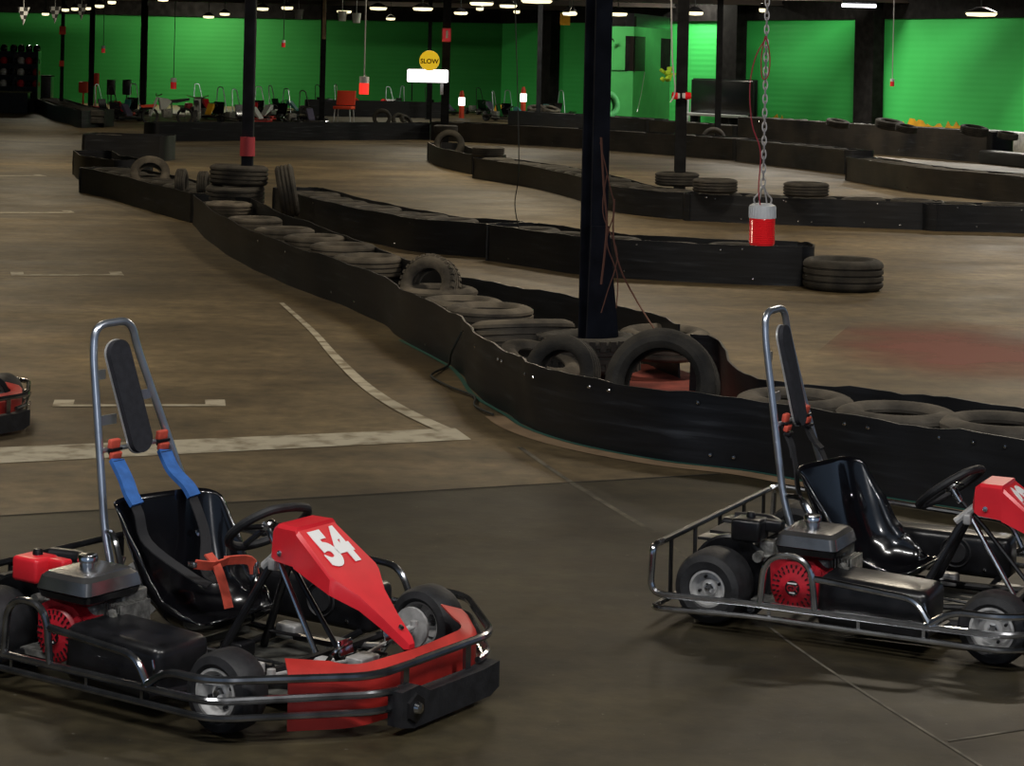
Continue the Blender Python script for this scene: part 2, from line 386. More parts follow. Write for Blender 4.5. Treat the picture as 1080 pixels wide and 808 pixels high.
def grid_mark(x0, x1, y, tick, label, wd=.07):
    a, c = G(x0, y+.3, 0), G(x1, y, 0); d = (c-a).normalized(); n_ = Vector((-d.y, d.x, 0)); tl = tick
    bb = MB()
    def q(p, u0, u1, v0, v1): bb.add([tuple(p+d*u0+n_*v0)[:2]+(.004,), tuple(p+d*u1+n_*v0)[:2]+(.004,), tuple(p+d*u1+n_*v1)[:2]+(.004,), tuple(p+d*u0+n_*v1)[:2]+(.004,)], [[0, 1, 2, 3]])
    q(a, 0, (c-a).length, 0, wd); q(c, -.12, .0, wd, wd+tl); q(a, 0, .12, wd, wd+tl)
    tag(bb.build('grid_mark', M['faint']), label, 'floor line')
grid_mark(55, 238, 429, .18, 'white starting grid mark behind the roll hoop of the left kart')
grid_mark(12, 131, 291, .25, 'white starting grid mark halfway up the left lane', .13)
grid_mark(-20, 80, 225, .25, 'white starting grid mark beside the far left barrier, cut by the photo edge', .2)
grid_mark(-20, 50, 186, .25, 'faintest white starting grid mark, farthest up the left lane', .26)
def joint(pts, wd, label, m='joint'):
    tag(stripe(pts, wd, .002, 'floor_joint', M[m]), label, 'floor joint')
joint([G(548, 472), G(610, 514), G(690, 562)], .03, 'pale scarred floor joint running from the barrier toward the right kart')
joint([G(700, 568), G(830, 676), G(1040, 812)], .012, 'straight floor joint passing under the right kart to the bottom edge')
joint([G(-20, 546), G(60, 541), G(640, 507), G(760, 500)], .02, 'thin dark floor joint between the two karts where the slab darkens', 'jointdark')
joint([G(1000, 782), G(1090, 768)], .012, 'short floor joint in the bottom right corner')
M['bandtan'] = mat('tan_floor_band', (.3, .21, .13), .8, noise=.2, scale=5)
M['tealline'] = mat('teal_paint_line', (.02, .11, .09), .6)
base_near = [(75, 182), (84, 200), (112, 209), (170, 227), (203, 237), (222, 256), (250, 275), (280, 290), (319, 307), (358, 321), (404, 342), (425, 359), (474, 385), (489, 398), (504, 418), (539, 439), (560, 452), (613, 469), (702, 486), (800, 498), (926, 523), (1010, 536), (1110, 552)]
A_front = [G(*p) for p in base_near]
def offset_line(P, d):
    out = []
    for i, p in enumerate(P):
        t = (P[min(i+1, len(P)-1)]-P[max(i-1, 0)]).normalized(); out.append(p+Vector((-t.y, t.x, 0))*d)
    return out
tail = A_front[15:]
tag(stripe(offset_line(tail, -.1), .12, .003, 'painted_line', M['bandtan']), 'tan band painted on the floor along the foot of the nearest barrier', 'floor line')
tag(stripe(offset_line(A_front[11:], -.025), .03, .005, 'painted_line', M['tealline']), 'thin teal line on the floor at the foot of the nearest barrier', 'floor line')
pp = [G(585, 400), G(625, 385), G(700, 385), G(738, 398), G(762, 425), G(800, 446), G(860, 460), G(850, 474), G(760, 462), G(680, 452), G(610, 436)]
tag(MB().add([(p.x, p.y, .006) for p in pp], [list(range(len(pp)))]).build('red_dirt', M['redmat']), 'red dirt strewn inside the nearest barrier around the column foot', 'dirt', kind='stuff')
def stain_mat():
    m, t, n, l, b_ = nt('red_stained_floor'); m.surface_render_method = 'DITHERED' if hasattr(m, 'surface_render_method') else None
    tc = n.new('ShaderNodeTexCoord'); q = n.new('ShaderNodeTexNoise'); q.inputs['Scale'].default_value = 1.1; q.inputs['Detail'].default_value = 7; l.new(tc.outputs['Object'], q.inputs['Vector'])
    g = n.new('ShaderNodeTexGradient'); g.gradient_type = 'SPHERICAL'; mp = n.new('ShaderNodeMapping'); l.new(tc.outputs['Generated'], mp.inputs['Vector']); mp.inputs['Location'].default_value = (-1, -1, 0); mp.inputs['Scale'].default_value = (2, 2, 0)
    l.new(mp.outputs[0], g.inputs['Vector'])
    mu = n.new('ShaderNodeMath'); mu.operation = 'MULTIPLY'; l.new(q.outputs['Fac'], mu.inputs[0]); l.new(g.outputs['Fac'], mu.inputs[1])
    r = n.new('ShaderNodeMapRange'); l.new(mu.outputs[0], r.inputs[0]); r.inputs[1].default_value = .08; r.inputs[2].default_value = .4; r.inputs[3].default_value = 0; r.inputs[4].default_value = .75
    b_.inputs['Base Color'].default_value = (.15, .035, .025, 1); b_.inputs['Roughness'].default_value = .7; l.new(r.outputs[0], b_.inputs['Alpha']); return m
try: M['stain'] = stain_mat()
except Exception as ex: M['stain'] = M['redmat']
a_, c_ = G(940, 400), G(1120, 340)
pp = [G(830, 398), G(1150, 420), G(1150, 335), G(900, 340)]
tag(MB().add([(p.x, p.y, .004) for p in pp], [[0, 1, 2, 3]]).build('floor_stain', M['stain']), 'reddish scuffed stain on the inner track at the right', 'stain', kind='stuff')

# ------------------------------------------------------------------ barriers
bolt_me = MB().lathe([(0, .008), (.008, .006), (.012, 0)], n=8).mesh('bolt', M['chrome'])
def belt_strip(P, H, h0=0.0, th=.014, wav=.004, lean=0):
    P = smooth_path(P, 5); b = MB(); secs = []
    for i, p in enumerate(P):
        t = (P[min(i+1, len(P)-1)]-P[max(i-1, 0)]).normalized(); n_ = Vector((-t.y, t.x, 0))
        hh = H + wav*math.sin(i*.9)+wav*.7*math.sin(i*2.3+1)
        sec = []
        for (o, z) in ((0, h0), (th, h0), (th, h0+(hh-h0)*.5), (th, hh), (0, hh), (0, h0+(hh-h0)*.5)):
            q = p+n_*(o+wav*1.4*math.sin(i*1.3+z*9)+lean*z); sec.append(Vector((q.x, q.y, z)))
        secs.append(sec)
    b.loft(secs); return b, P
def barrier(name, label, front, H, back=None, wdt=.66, bolts=0, seed=1, ends=True, bm_='belt'):
    rnd = random.Random(seed); F_ = [Vector(p) for p in front]
    e = empty(name, (F_[0].x, F_[0].y, 0), 0, label, 'barrier'); o0 = Vector((F_[0].x, F_[0].y, 0))
    B_ = [Vector(p) for p in back] if back else offset_line(F_, wdt)
    fb, FP = belt_strip([p-o0 for p in F_], H); f = fb.build('front_belt', M[bm_], e)
    bb, BP = belt_strip([p-o0 for p in B_], H); bk = bb.build('back_belt', M['belt'], e)
    if ends:
        for a, c, s in ((FP[0], BP[0], 1), (FP[-1], BP[-1], -1)):
            tdir = (FP[1]-FP[0]).normalized() if s == 1 else (FP[-1]-FP[-2]).normalized()
            m_ = (a+c)/2 - tdir*s*.14
            q, _ = belt_strip([a, a*.72+m_*.28-tdir*s*.07, m_, c*.72+m_*.28-tdir*s*.07, c], H); q.build('end_belt', M['belt'], e)
    for i in range(bolts):
        k = rnd.random()*(len(FP)-2); i0 = int(k); p = FP[i0].lerp(FP[i0+1], k-i0); t = (FP[i0+1]-FP[i0]).normalized(); n_ = Vector((t.y, -t.x, 0))
        bo = bpy.data.objects.new('bolt', bolt_me); COL.objects.link(bo); bo.parent = e
        bo.rotation_euler = n_.to_track_quat('Z', 'Y').to_euler(); zz = rnd.choice((H*.86, H*.9, H*.2, H*.15)); bo.location = (p.x+n_.x*.006, p.y+n_.y*.006, zz)
    return e
HB = .37
back_near = [(264, 209), (295, 224), (335, 238), (372, 252), (420, 270), (467, 287), (520, 298), (560, 305), (610, 313), (646, 321), (687, 331), (716, 342)]
A_back = [G(px, py, HB) for px, py in back_near]
for p in A_back: p.z = 0
A_back2 = [G(px, py, HB) for px, py in [(728, 353), (758, 358), (768, 380), (800, 400), (866, 406), (940, 413), (1000, 420), (1110, 434)]]
for p in A_back2: p.z = 0
A1 = A_front[4:]
e = empty('rubber_barrier', (A1[0].x, A1[0].y, 0), 0, 'nearest tyre barrier in black belting, sweeping past the big column to the right edge', 'barrier')
o0 = Vector((A1[0].x, A1[0].y, 0))
fb, FP = belt_strip([p-o0 for p in A1], HB+.005, wav=.006); fb.build('front_belt', M['belt'], e)
belt_strip([p-o0 for p in A_back], HB, wav=.006)[0].build('back_belt', M['belt'], e)
belt_strip([p-o0 for p in A_back2], HB, wav=.006)[0].build('back_belt', M['belt'], e)
belt_strip([A1[0]-o0, (A1[0]+A_back[0])/2-o0+Vector((0, .15, 0)), A_back[0]-o0], HB)[0].build('end_belt', M['belt'], e)
for px, py in [(350, 309), (375, 318), (448, 365), (498, 369), (523, 386), (527, 386), (552, 398), (563, 398), (622, 408), (643, 411), (737, 422), (749, 479), (773, 487), (893, 448), (913, 452), (1027, 459), (480, 360), (553, 398), (990, 455), (1060, 465), (300, 272), (270, 262)]:
    # nearest point of the belt face along the sight line
    best = None
    for i in range(len(FP)-1):
        for s_ in (0, .25, .5, .75):
            q = FP[i].lerp(FP[i+1], s_)+o0; ux = (q.x/q.y)
            z = 0
            for z in (.06, .08, .3, .33):
                V_ = (EYE-z)/q.y*FOC; U_ = ux*FOC
                sx_ = PX+U_*math.cos(ROLL)-V_*math.sin(ROLL); sy_ = PY+U_*math.sin(ROLL)+V_*math.cos(ROLL)
                dd = (sx_-px)**2+(sy_-py)**2
                if best is None or dd < best[0]: best = (dd, i, s_, z)
    _, i, s_, z = best; p = FP[i].lerp(FP[i+1], s_); t = (FP[i+1]-FP[i]).normalized(); n_ = Vector((t.y, -t.x, 0))
    bo = bpy.data.objects.new('bolt', bolt_me); COL.objects.link(bo); bo.parent = e; bo.rotation_euler = n_.to_track_quat('Z', 'Y').to_euler(); bo.location = (p.x+n_.x*.006, p.y+n_.y*.006, z)

GG = lambda L_: [G(*p) for p in L_]
runs = {}
runs['A0'] = (GG([(84, 203), (112, 209), (145, 219), (172, 227), (200, 235)]), .38, 'left end of the nearest barrier, short dark run beyond the stacked tyres')
runs['A00'] = (GG([(77, 184), (84, 190), (100, 193), (120, 196)]), .42, 'squat barrier end poking out at the far left lane')
runs['B1'] = (GG([(288, 227), (325, 239), (363, 250), (400, 258), (440, 266), (512, 272)]), .37, 'dark middle barrier leading right from the stacked tyres')
runs['B2'] = (GG([(514, 275), (560, 282), (605, 289), (659, 294), (779, 300), (845, 302)]), .385, 'middle barrier ending beside the loose tyre, behind the hanging red lamp')
runs['C0'] = (GG([(451, 169), (462, 175), (480, 180), (497, 184)]), .38, 'short barrier end with an upright tyre, left tip of the second row')
runs['C1'] = (GG([(499, 188), (530, 193), (564, 199), (606, 210), (646, 223), (689, 229), (726, 232)]), .37, 'second row barrier passing behind the big column')
runs['C2'] = (GG([(728, 233), (818, 237), (900, 240), (985, 243)]), .37, 'second row barrier with flat tyres on top, behind the hanging lamp')
runs['C3'] = (GG([(988, 244), (1040, 245), (1100, 247)]), .36, 'last piece of the second row barrier at the right edge')
runs['D0'] = (GG([(90, 168), (128, 169), (168, 170)]), .5, 'tall dark barrier block at the far left bend')
runs['D1'] = (GG([(168, 149), (453, 147.5)]), .46, 'long low black barrier crossing the hall in front of the parked karts')
runs['D2'] = (GG([(455, 148), (607, 156.3), (772, 169)]), .5, 'third row barrier running from the sign column to the right')
runs['D3'] = (GG([(776, 170), (890, 184)]), .5, 'third row barrier end behind the chain of the hanging lamp')
runs['E1'] = (GG([(536, 132), (680, 142)]), .5, 'low barrier in front of the green booth')
runs['E2'] = (GG([(684, 144), (772, 151)]), .5, 'low grey barrier before the large black panel')
runs['E3'] = (GG([(778, 151.5), (842, 156.5), (1040, 172)]), .75, 'tall grey dusty barrier along the right green wall')
runs['F'] = (GG([(892, 190), (930, 197), (971, 204), (1030, 210), (1100, 218)]), .45, 'diagonal barrier coming in from the right edge')
runs['G1'] = (GG([(36, 118), (46, 122), (56, 127), (72, 131), (86, 135), (120, 133)]), .5, 'farthest left barrier curling in front of the helmet shelf')
runs['G2'] = (GG([(325, 122), (468, 125)]), .6, 'low dark barrier behind the red chair')
nb = 0
for kx, (P, H_, lab) in runs.items():
    barrier('rubber_barrier', lab, P, H_, bm_='beltdust' if kx in ('E3', 'E2', 'D3', 'F', 'D2') else 'belt', bolts={'B2': 6, 'C2': 12, 'B1': 5, 'C3': 3, 'D3': 2, 'F': 4, 'E3': 6, 'D2': 3}.get(kx, 0), seed=len(kx)+nb, wdt={'E3': .8, 'D2': .9, 'E1': .9, 'G2': .9, 'D0': 1.2, 'G1': 1.0, 'A0': .8}.get(kx, .66)); nb += 1
# ------------------------------------------------------------------ tyres
def tyre_mesh(name, R, r, w_, m, lugs=False, n=40):
    b = MB(); s = w_/2; sh = R-r
    prof = [(r, s*.62), (r+.012, s*.78), (r+sh*.3, s*.96), (r+sh*.55, s*1.0), (R-.035, s*.93), (R-.012, s*.82), (R, s*.7)]
    top = [(x, z) for x, z in prof]
    tread = []
    for g in (.42, 0, -.42): tread += [(R+.002, s*(g+.09)), (R-.012, s*(g+.06)), (R-.012, s*(g-.06)), (R+.002, s*(g-.09))]
    bot = [(x, -z) for x, z in reversed(prof)]
    inner = [(r+.006, -s*.45), (r+sh*.45, -s*.8), (R-.03, -s*.6), (R-.03, s*.6), (r+sh*.45, s*.8), (r+.006, s*.45)]
    b.lathe([(x, z+s) for x, z in top+tread+bot+inner], n=n, closed=True)
    if lugs:
        for k in range(30):
            a = 2*math.pi*k/30
            for sg in (-1, 1):
                mt = Matrix.Rotation(a+(sg*.05), 3, 'Z')
                c = mt @ Vector((R-.004, 0, s+sg*s*.62)); b.box(c, (.03, .045, s*.55), mt)
    return b.mesh(name, m, 30)
T_ = {'car': tyre_mesh('tyre', .315, .19, .195, M['tyre']), 'dust': tyre_mesh('tyre', .31, .18, .195, M['tyredust']),
      'off': tyre_mesh('tyre', .385, .21, .27, M['tyre'], True), 'offd': tyre_mesh('tyre', .36, .2, .24, M['tyredust'], True), 'big': tyre_mesh('tyre', .37, .24, .26, M['tyre'])}
WID = {'car': .195, 'dust': .195, 'off': .27, 'offd': .24, 'big': .26}; RAD = {'car': .315, 'dust': .31, 'off': .39, 'offd': .365, 'big': .37}
def tyre(kind, x, y, z, label, group=None, rot=(0, 0, 0), sc=1):
    o = bpy.data.objects.new('tyre', T_[kind]); COL.objects.link(o); o.location = (x, y, z); o.rotation_euler = rot; o.scale = (sc,)*3
    return tag(o, label, 'tyre', group)
# tyres that can be told apart in the nearest barrier
def clear(x, y, R):
    best = None
    for i in range(len(FP)-1):
        a, c = FP[i]+o0, FP[i+1]+o0; t = (c-a); L2 = t.length; t = t/L2; n_ = Vector((-t.y, t.x, 0)); d_ = Vector((x-a.x, y-a.y, 0)); u = d_.dot(t)
        if -.05 <= u <= L2+.05:
            h_ = d_.dot(n_)
            if best is None or abs(h_) < abs(best[0]): best = (h_, n_)
    if best and best[0] < R+.03: x += best[1].x*(R+.03-best[0]); y += best[1].y*(R+.03-best[0])
    return x, y
def stack_flat(kind, px, py, label, zt=.36, group=None, lower=True, tilt=(0, 0), sc=1):
    p = G(px, py, zt); wd = WID[kind]*sc
    rx, ry = tilt; p = Vector((*clear(p.x, p.y, RAD[kind]*sc), 0))
    tyre(kind, p.x, p.y, zt-wd, label, group, (rx, ry, random.random()*6), sc)
    if lower: tyre('car', p.x+.01, p.y, max(0, zt-wd-.197) if zt-wd > .19 else 0, 'hidden black tyre under the top layer of the nearest barrier', 'buried lower tyres of the nearest barrier', (0, 0, 0), min(1, (zt-wd)/.197) if zt-wd < .19 else 1)
stack_flat('dust', 828, 417, 'grey flat tyre in the nearest barrier, just behind the right kart roll hoop', .375)
stack_flat('dust', 946, 430, 'grey flat tyre in the nearest barrier, second from the right edge', .385)
stack_flat('dust', 1056, 441, 'grey flat tyre in the nearest barrier, cut by the right edge', .385)
stack_flat('dust', 236, 213, 'flat tyre at the far tip of the nearest barrier, beside the stacked tyres', .35)
stack_flat('dust', 268, 229, 'flat tyre in the nearest barrier with its dark hole showing, near the far tip', .36)
stack_flat('dust', 300, 240, 'flat tyre in the nearest barrier between the dark holed one and the raised ones', .37)
stack_flat('dust', 332, 248, 'flat brownish tyre in the nearest barrier, below the dark middle barrier', .37)
stack_flat('dust', 362, 257, 'slightly raised brown tyre in the nearest barrier, two before the upright lugged one', .39)
stack_flat('dust', 388, 269, 'wide brown tyre in the nearest barrier, just before the upright lugged one', .38)
stack_flat('dust', 452, 302, 'flat tyre just in front of the upright lugged tyre', .36)
stack_flat('dust', 468, 315, 'flat tyre tucked against the front belt, second past the upright lugged tyre', .36)
stack_flat('dust', 510, 322, 'flat brown tyre with open hole, left of the tumbled tyres', .39)
stack_flat('dust', 540, 338, 'broad pale tyre tumbled left of the column foot, wedged against the belt', .40, tilt=(.1, .12), sc=1.12)
p = D(434, 300, 16.9); x_, y_ = clear(p.x, p.y, .30); tyre('offd', x_, y_, .33, 'upright lugged tyre standing in the nearest barrier', rot=(math.radians(70), 0, math.radians(-30)), sc=.66)
x_, y_ = clear(D(592, 386, 12.9).x, D(592, 386, 12.9).y, .27)
tyre('car', x_+.02, y_, .245, 'black tyre standing on edge left of the column foot, hub side showing', rot=(math.radians(74), 0, math.radians(-30)), sc=.74)
p = D(566, 362, 13.6); tyre('dust', p.x, p.y, .13, 'grey tyre leaning behind the belt left of the upright black one', rot=(.3, .15, .4), sc=.85)
COLP = D(624, 350, 14.0); COLP.z = 0
tyre('off', COLP.x-.02, COLP.y-.03, .14, 'big lugged off-road tyre lying round the foot of the large column', rot=(0, 0, .3), sc=.86)
x_, y_ = clear(D(703, 396, 12.2).x, D(703, 396, 12.2).y, .2)
tyre('big', x_, y_, .29, 'large smooth black tyre standing on edge right of the column foot', rot=(math.radians(74), 0, math.radians(-16)), sc=.85)
p = G(700, 347, .3); tyre('dust', p.x, p.y-.1, .12, 'flat pale tyre behind the large upright tyre', rot=(.03, 0, 0))
# loose tyre on the inner track
T_['loose'] = tyre_mesh('tyre', .385, .25, .30, M['tyre']); WID['loose'] = .3
p = G(889, 291, 0.13); tyre('loose', p.x, p.y, 0, 'loose black off-road tyre lying alone on the inner track', rot=(0, 0, .1), sc=1.0)
# rows inside the barriers
def row(P, H_, grp, lab, kind='car', step=.66, wdt=.66, jit=.02, skip=()):
    P = [Vector(q) for q in P]; C_ = offset_line(P, wdt/2+.02); d = .33; i = 0; tot = sum((C_[k+1]-C_[k]).length for k in range(len(C_)-1)); n_ = 0
    while d < tot-.2:
        a = d; k = 0
        while a > (C_[k+1]-C_[k]).length: a -= (C_[k+1]-C_[k]).length; k += 1
        q = C_[k].lerp(C_[k+1], a/(C_[k+1]-C_[k]).length); sc = random.uniform(.94, 1.0)
        lay = int(H_/.19); z = H_-.196*sc-random.uniform(0, .03)
        if n_ not in skip:
            tyre(kind, q.x, q.y, z, lab, grp, (random.uniform(-jit, jit), random.uniform(-jit, jit), 0), sc)
            if z > .17: tyre('car', q.x, q.y, z-.19-.006, lab.replace('flat', 'covered')+' underneath', grp+' underneath', (0, 0, 0), sc)
        d += step; n_ += 1
row(runs['A0'][0], .39, 'tyres in the left end of the nearest barrier', 'flat black tyre inside the short left end of the nearest barrier', wdt=.8)
row(runs['B1'][0], .37, 'tyres in the dark middle barrier', 'flat tyre inside the dark middle barrier')
row(runs['B2'][0], .375, 'tyres in the barrier behind the hanging lamp', 'flat tyre inside the middle barrier that ends beside the loose tyre')
row(runs['C1'][0], .39, 'tyres in the second row barrier', 'flat tyre inside the second row barrier behind the big column')
row(runs['C2'][0], .40, 'tyres in the second row barrier at the right', 'flat tyre inside the second row barrier behind the hanging lamp')
row(runs['C3'][0], .39, 'tyres in the last second row barrier', 'flat tyre inside the last second row barrier at the right edge')
row(runs['D1'][0], .46, 'tyres in the long low barrier', 'flat tyre inside the long low barrier in front of the parked karts')
row(runs['D2'][0], .5, 'tyres in the third row barrier', 'flat tyre inside the third row barrier', wdt=1.0)
row(runs['D3'][0], .5, 'tyres in the third row barrier end', 'flat tyre inside the third row barrier end behind the chain')
row(runs['E1'][0], .5, 'tyres in the booth barrier', 'flat tyre inside the low barrier in front of the green booth', wdt=1.0)
row(runs['E2'][0], .5, 'tyres in the low panel barrier', 'flat tyre inside the low grey barrier before the black panel')
row(runs['E3'][0], .77, 'tyres in the tall wall barrier', 'flat tyre on the tall grey barrier along the right green wall', wdt=.8, jit=.05)
row(runs['F'][0], .46, 'tyres in the diagonal barrier', 'flat tyre inside the diagonal barrier at the right edge')
row(runs['G1'][0], .52, 'tyres in the farthest left barrier', 'flat tyre inside the farthest left barrier', wdt=1.0)
row(runs['D0'][0], .5, 'tyres in the tall left block', 'flat tyre inside the tall dark block at the far left bend', wdt=1.0)
# extra tyres on top of the second row
def ontop(kind, px, py, zb, label, group=None, rot=(0, 0, 0), sc=1, dy=0):
    p = G(px, py, zb); tyre(kind, p.x, p.y+dy, zb, label, group, rot, sc)
ontop('car', 714, 196, .39, 'tyre lying flat on the second row barrier around the slim column', sc=1.02)
ontop('car', 754, 203, .40, 'tyre lying flat on the second row barrier, just right of the slim column', sc=.98)
ontop('car', 850, 207, .40, 'raised tyre lying on the second row barrier right of the hanging lamp', sc=.98)
ontop('car', 470, 140, .38, 'tyre lying on the left tip of the second row behind the upright one', sc=.95)
ontop('car', 515, 165, .385, 'single tyre resting on top of the second row barrier', sc=.95)
p = G(475, 152, .4); tyre('car', p.x, p.y, .36, 'upright tyre standing on the left tip of the second row', rot=(math.radians(75), 0, -.2), sc=1)
# stacked tyres at the red banded column
cp = G(256, 208, .0); C2P = Vector((cp.x, cp.y, 0))
cp = D(262, 165, 27.4); CR = Vector((cp.x, cp.y, 0))
tyre('big', CR.x-.15, CR.y-.05, .24, 'lower of two tyres lying at the foot of the column with the red band', rot=(.05, 0, 0))
tyre('big', CR.x-.12, CR.y-.0, .49, 'upper of two tyres lying around the column with the red band', rot=(-.02, .03, 0))
tyre('big', CR.x+.40, CR.y-.15, .42, 'tyre leaning on its edge against the right of the stacked pair', rot=(math.radians(80), 0, math.radians(97)), sc=.9)
p = D(186, 195, 28.5); tyre('car', p.x, p.y, .40, 'left of two tyres standing on edge in line beside the stacked pair', rot=(math.radians(88), 0, math.radians(91)), sc=.72)
p = D(209, 195, 28); tyre('car', p.x, p.y, .40, 'right of two tyres standing on edge in line beside the stacked pair', rot=(math.radians(88), 0, math.radians(91)), sc=.72)
p = D(158, 186, 31); tyre('dust', p.x, p.y, .36, 'tyre tilted up in the left end of the nearest barrier', rot=(math.radians(50), 0, .2), sc=.9)
ontop('car', 752, 148, .3, 'dusty tyre standing upright against the wall barrier near the black panel', rot=(math.radians(80), 0, 0), sc=1.0)
for i, (px, py) in enumerate([(403, 121), (420, 124), (427, 125)]):
    p = G(px, py+4, .3); tyre('car', p.x, p.y, .3, ['upright tyre right of the red chair', 'small tilted tyre between the red chair and the sign column', 'small tyre farthest right of the red chair'][i], rot=(math.radians(80-15*i), 0, .5*i), sc=[.95, .75, .7][i])
for i, (px, py, lab) in enumerate([(566, 116, 'large dusty tyre lying on the booth barrier left of the column'), (580, 117, 'dusty tyre at the right of the pair on the booth barrier')]):
    p = G(px, py, .5); tyre('dust', p.x, p.y, .42, lab, rot=(.25, .2*i, 0), sc=1.1)
p = D(637, 111, 70.5); o = tyre('big', p.x, p.y, p.z, 'tyre painted bright green leaning against the green booth', rot=(math.radians(80), 0, math.radians(25)), sc=1.25)
o.data = tyre_mesh('tyre', .37, .22, .22, M['greentyre'])
for px, py, s_ in [(885, 125, .9), (940, 127, 1.1), (958, 130, .8), (1030, 133, 1), (1066, 137, .7)]:
    p = G(px, py+5, .86); tyre('car', p.x, p.y+.3, .76, 'tyre heaped on the tall grey barrier below the yellow paint, against the green wall', 'loose tyres heaped on the tall wall barrier', (.15, .1, 0), s_)

# ------------------------------------------------------------------ columns
def hcol(name, px, pyb, d, wpx, label, m='steel', parts=None, h=CEIL, hsec=True):
    p = D(px, pyb, d); w_ = wpx*d/FOC; e = empty(name, (p.x, p.y, 0), 0, label, 'column')
    b = MB()
    if hsec: b.box((0, -w_*.42, h/2), (w_, w_*.12, h)); b.box((0, w_*.42, h/2), (w_, w_*.12, h)); b.box((0, 0, h/2), (w_*.1, w_*.8, h))
    else: b.box((0, 0, h/2), (w_, w_, h), None, w_*.1)
    b.build('shaft', M[m], e); MB().box((0, 0, .012), (w_*1.8, w_*1.8, .024)).build('base_plate', M[m], e)
    return e
# big column
e = empty('steel_column', (COLP.x, COLP.y, 0), math.radians(32), 'large dark blue steel column rising from tyres between the two karts', 'column')
w_ = .128
b = MB(); b.box((0, -w_*.45, CEIL/2), (w_, .012, CEIL)).box((0, w_*.45, CEIL/2), (w_, .012, CEIL)).box((0, 0, CEIL/2), (.01, w_*.9, CEIL)); b.build('shaft', M['bluecol'], e)
b = MB(); b.prism([(w_*.4, .3), (.18, .3), (.18, .36), (w_*.45, 1.1), (w_*.4, 1.1)], -.008, .008, Matrix.Rotation(math.radians(90), 4, 'X')); b.build('gusset', M['bluecol'], e)
b = MB(); b.prism([(-.09, .3), (.165, .3), (.065, 1.07), (-.07, 1.07)], -.008, .008, Matrix.Translation((0, -w_*.5-.006, 0)) @ Matrix.Rotation(math.radians(90), 4, 'X')); b.build('cover_plate', M['bluecol'], e)
MB().box((0, 0, .15), (.34, .34, .3)).build('base_plate', M['bluecol'], e)
hcol('steel_column', 717, 180, 31.7, 11.5, 'slim black column standing in the second row barrier, with red lamps', 'steel')
hcol('steel_column', 261, 165, 27.4, 12, 'black column with a red band rising from the stacked tyres', 'bluecol', hsec=False)
hcol('steel_column', 469, 130, 56.5, 8.5, 'black column carrying the small red warning sign', 'steel')
hcol('steel_column', 757, 130, 60, 6, 'thin black column in front of the black wall panel')
hcol('steel_column', 65, 90, 74, 3.4, 'thin black column beside the helmet shelf with small red signs')
hcol('steel_column', 96, 90, 79, 5, 'black column at the far wall, second from the left')
hcol('steel_column', 151, 90, 84, 6.5, 'black column at the far wall left of the dirt bike')
hcol('steel_column', 340, 90, 70, 5.5, 'black column behind the red chair with a pale strip')
hcol('steel_column', 453, 60, 80, 4, 'thin black column behind the round yellow sign')
hcol('steel_column', 569, 60, 74, 5, 'thin black column left of the dark brick pier')
o = MB().box((0, 0, 0), (.1, .12, 1.3)).build('pale_strip', M['bandtan']); p = D(342, 20, 69.8); o.location = p; tag(o, 'pale strip fixed on the column behind the red chair', 'strip')
p = D(259, 156, 27.15); o = MB().lathe([(0, .13), (.085, .13), (.088, -.11), (0, -.11)], n=20).build('red_band', M['redwire']); o.location = (p.x, p.y+.2, p.z); o.scale = (1.1, 1.1, 1); tag(o, 'red band wrapped round the column above the stacked tyres', 'band')
# ------------------------------------------------------------------ wires and chain lamp
def cable(pts, r, name, m, label, cat='cable', n=6):
    return tag(MB().tube(smooth_path(pts, 6), r, n).build(name, M[m]), label, cat)
dd = 13.7
cable([D(634, 145, dd), D(637, 200, dd), D(640, 240, dd), D(634, 300, dd)], .008, 'loose_cable', 'wire', 'brown cables hanging down the right of the large column')
cable([D(633, 150, dd), D(643, 195, dd), D(648, 222, dd), D(640, 255, dd), D(651, 290, dd), D(650, 325, dd)], .004, 'loose_cable', 'wire', 'tangled brown wire beside the large column')
cable([D(640, 185, dd), D(636, 225, dd), D(651, 268, dd), D(640, 310, dd), D(634, 330, dd)], .004, 'loose_cable', 'wire', 'second tangled brown wire beside the large column')
cable([D(648, 210, dd), D(647, 250, dd), D(655, 285, dd), D(672, 318, dd), D(692, 350, 13.4)], .006, 'loose_cable', 'wire', 'red brown wire trailing from the large column to the tyres')
cable([D(543, -5, 19), D(546, 100, 19), D(547, 180, 19), D(543, 215, 19.4), D(547, 240, 19.6)], .005, 'loose_cable', 'blackwire', 'thin black cable dropping onto the middle barrier left of the large column')
cable([G(487, 350, .3), G(476, 372, .15), G(473, 385, .02), G(458, 393, .02), G(456, 398, .02), G(475, 408, .02), G(500, 418, .02), G(501, 428, .02), G(520, 437, .02)], .008, 'loose_cable', 'blackwire', 'black cable hanging over the nearest barrier onto the floor')
cable([D(708, -5, 30), D(709, 60, 30), D(712, 95, 30), D(707, 108, 30)], .012, 'loose_cable', 'chain', 'pale cable hanging left of the slim column')
LP = D(804, 230, 11.2)
e = empty('warning_lamp', (LP.x, LP.y, LP.z), 0, 'red and white warning lamp hanging on a chain in front of the barrier', 'lamp')
R_ = .069
b = MB().lathe([(0, .075), (R_*.75, .075), (R_*.8, .07), (R_*.97, .066), (R_, .06), (R_, -.0), (0, -.0)], n=28)
for k in range(28):
    a = 2*math.pi*k/28; b.box((R_*math.cos(a), R_*math.sin(a), .03), (.004, .005, .055), Matrix.Rotation(a, 3, 'Z'))
b.build('cap', M['whiteplastic'], e)
prof = [(0, 0), (R_*.96, 0)]
for k in range(14): prof += [(R_*.99, -.006-k*.0093), (R_*.95, -.0105-k*.0093)]
prof += [(R_*.9, -.14), (0, -.142)]
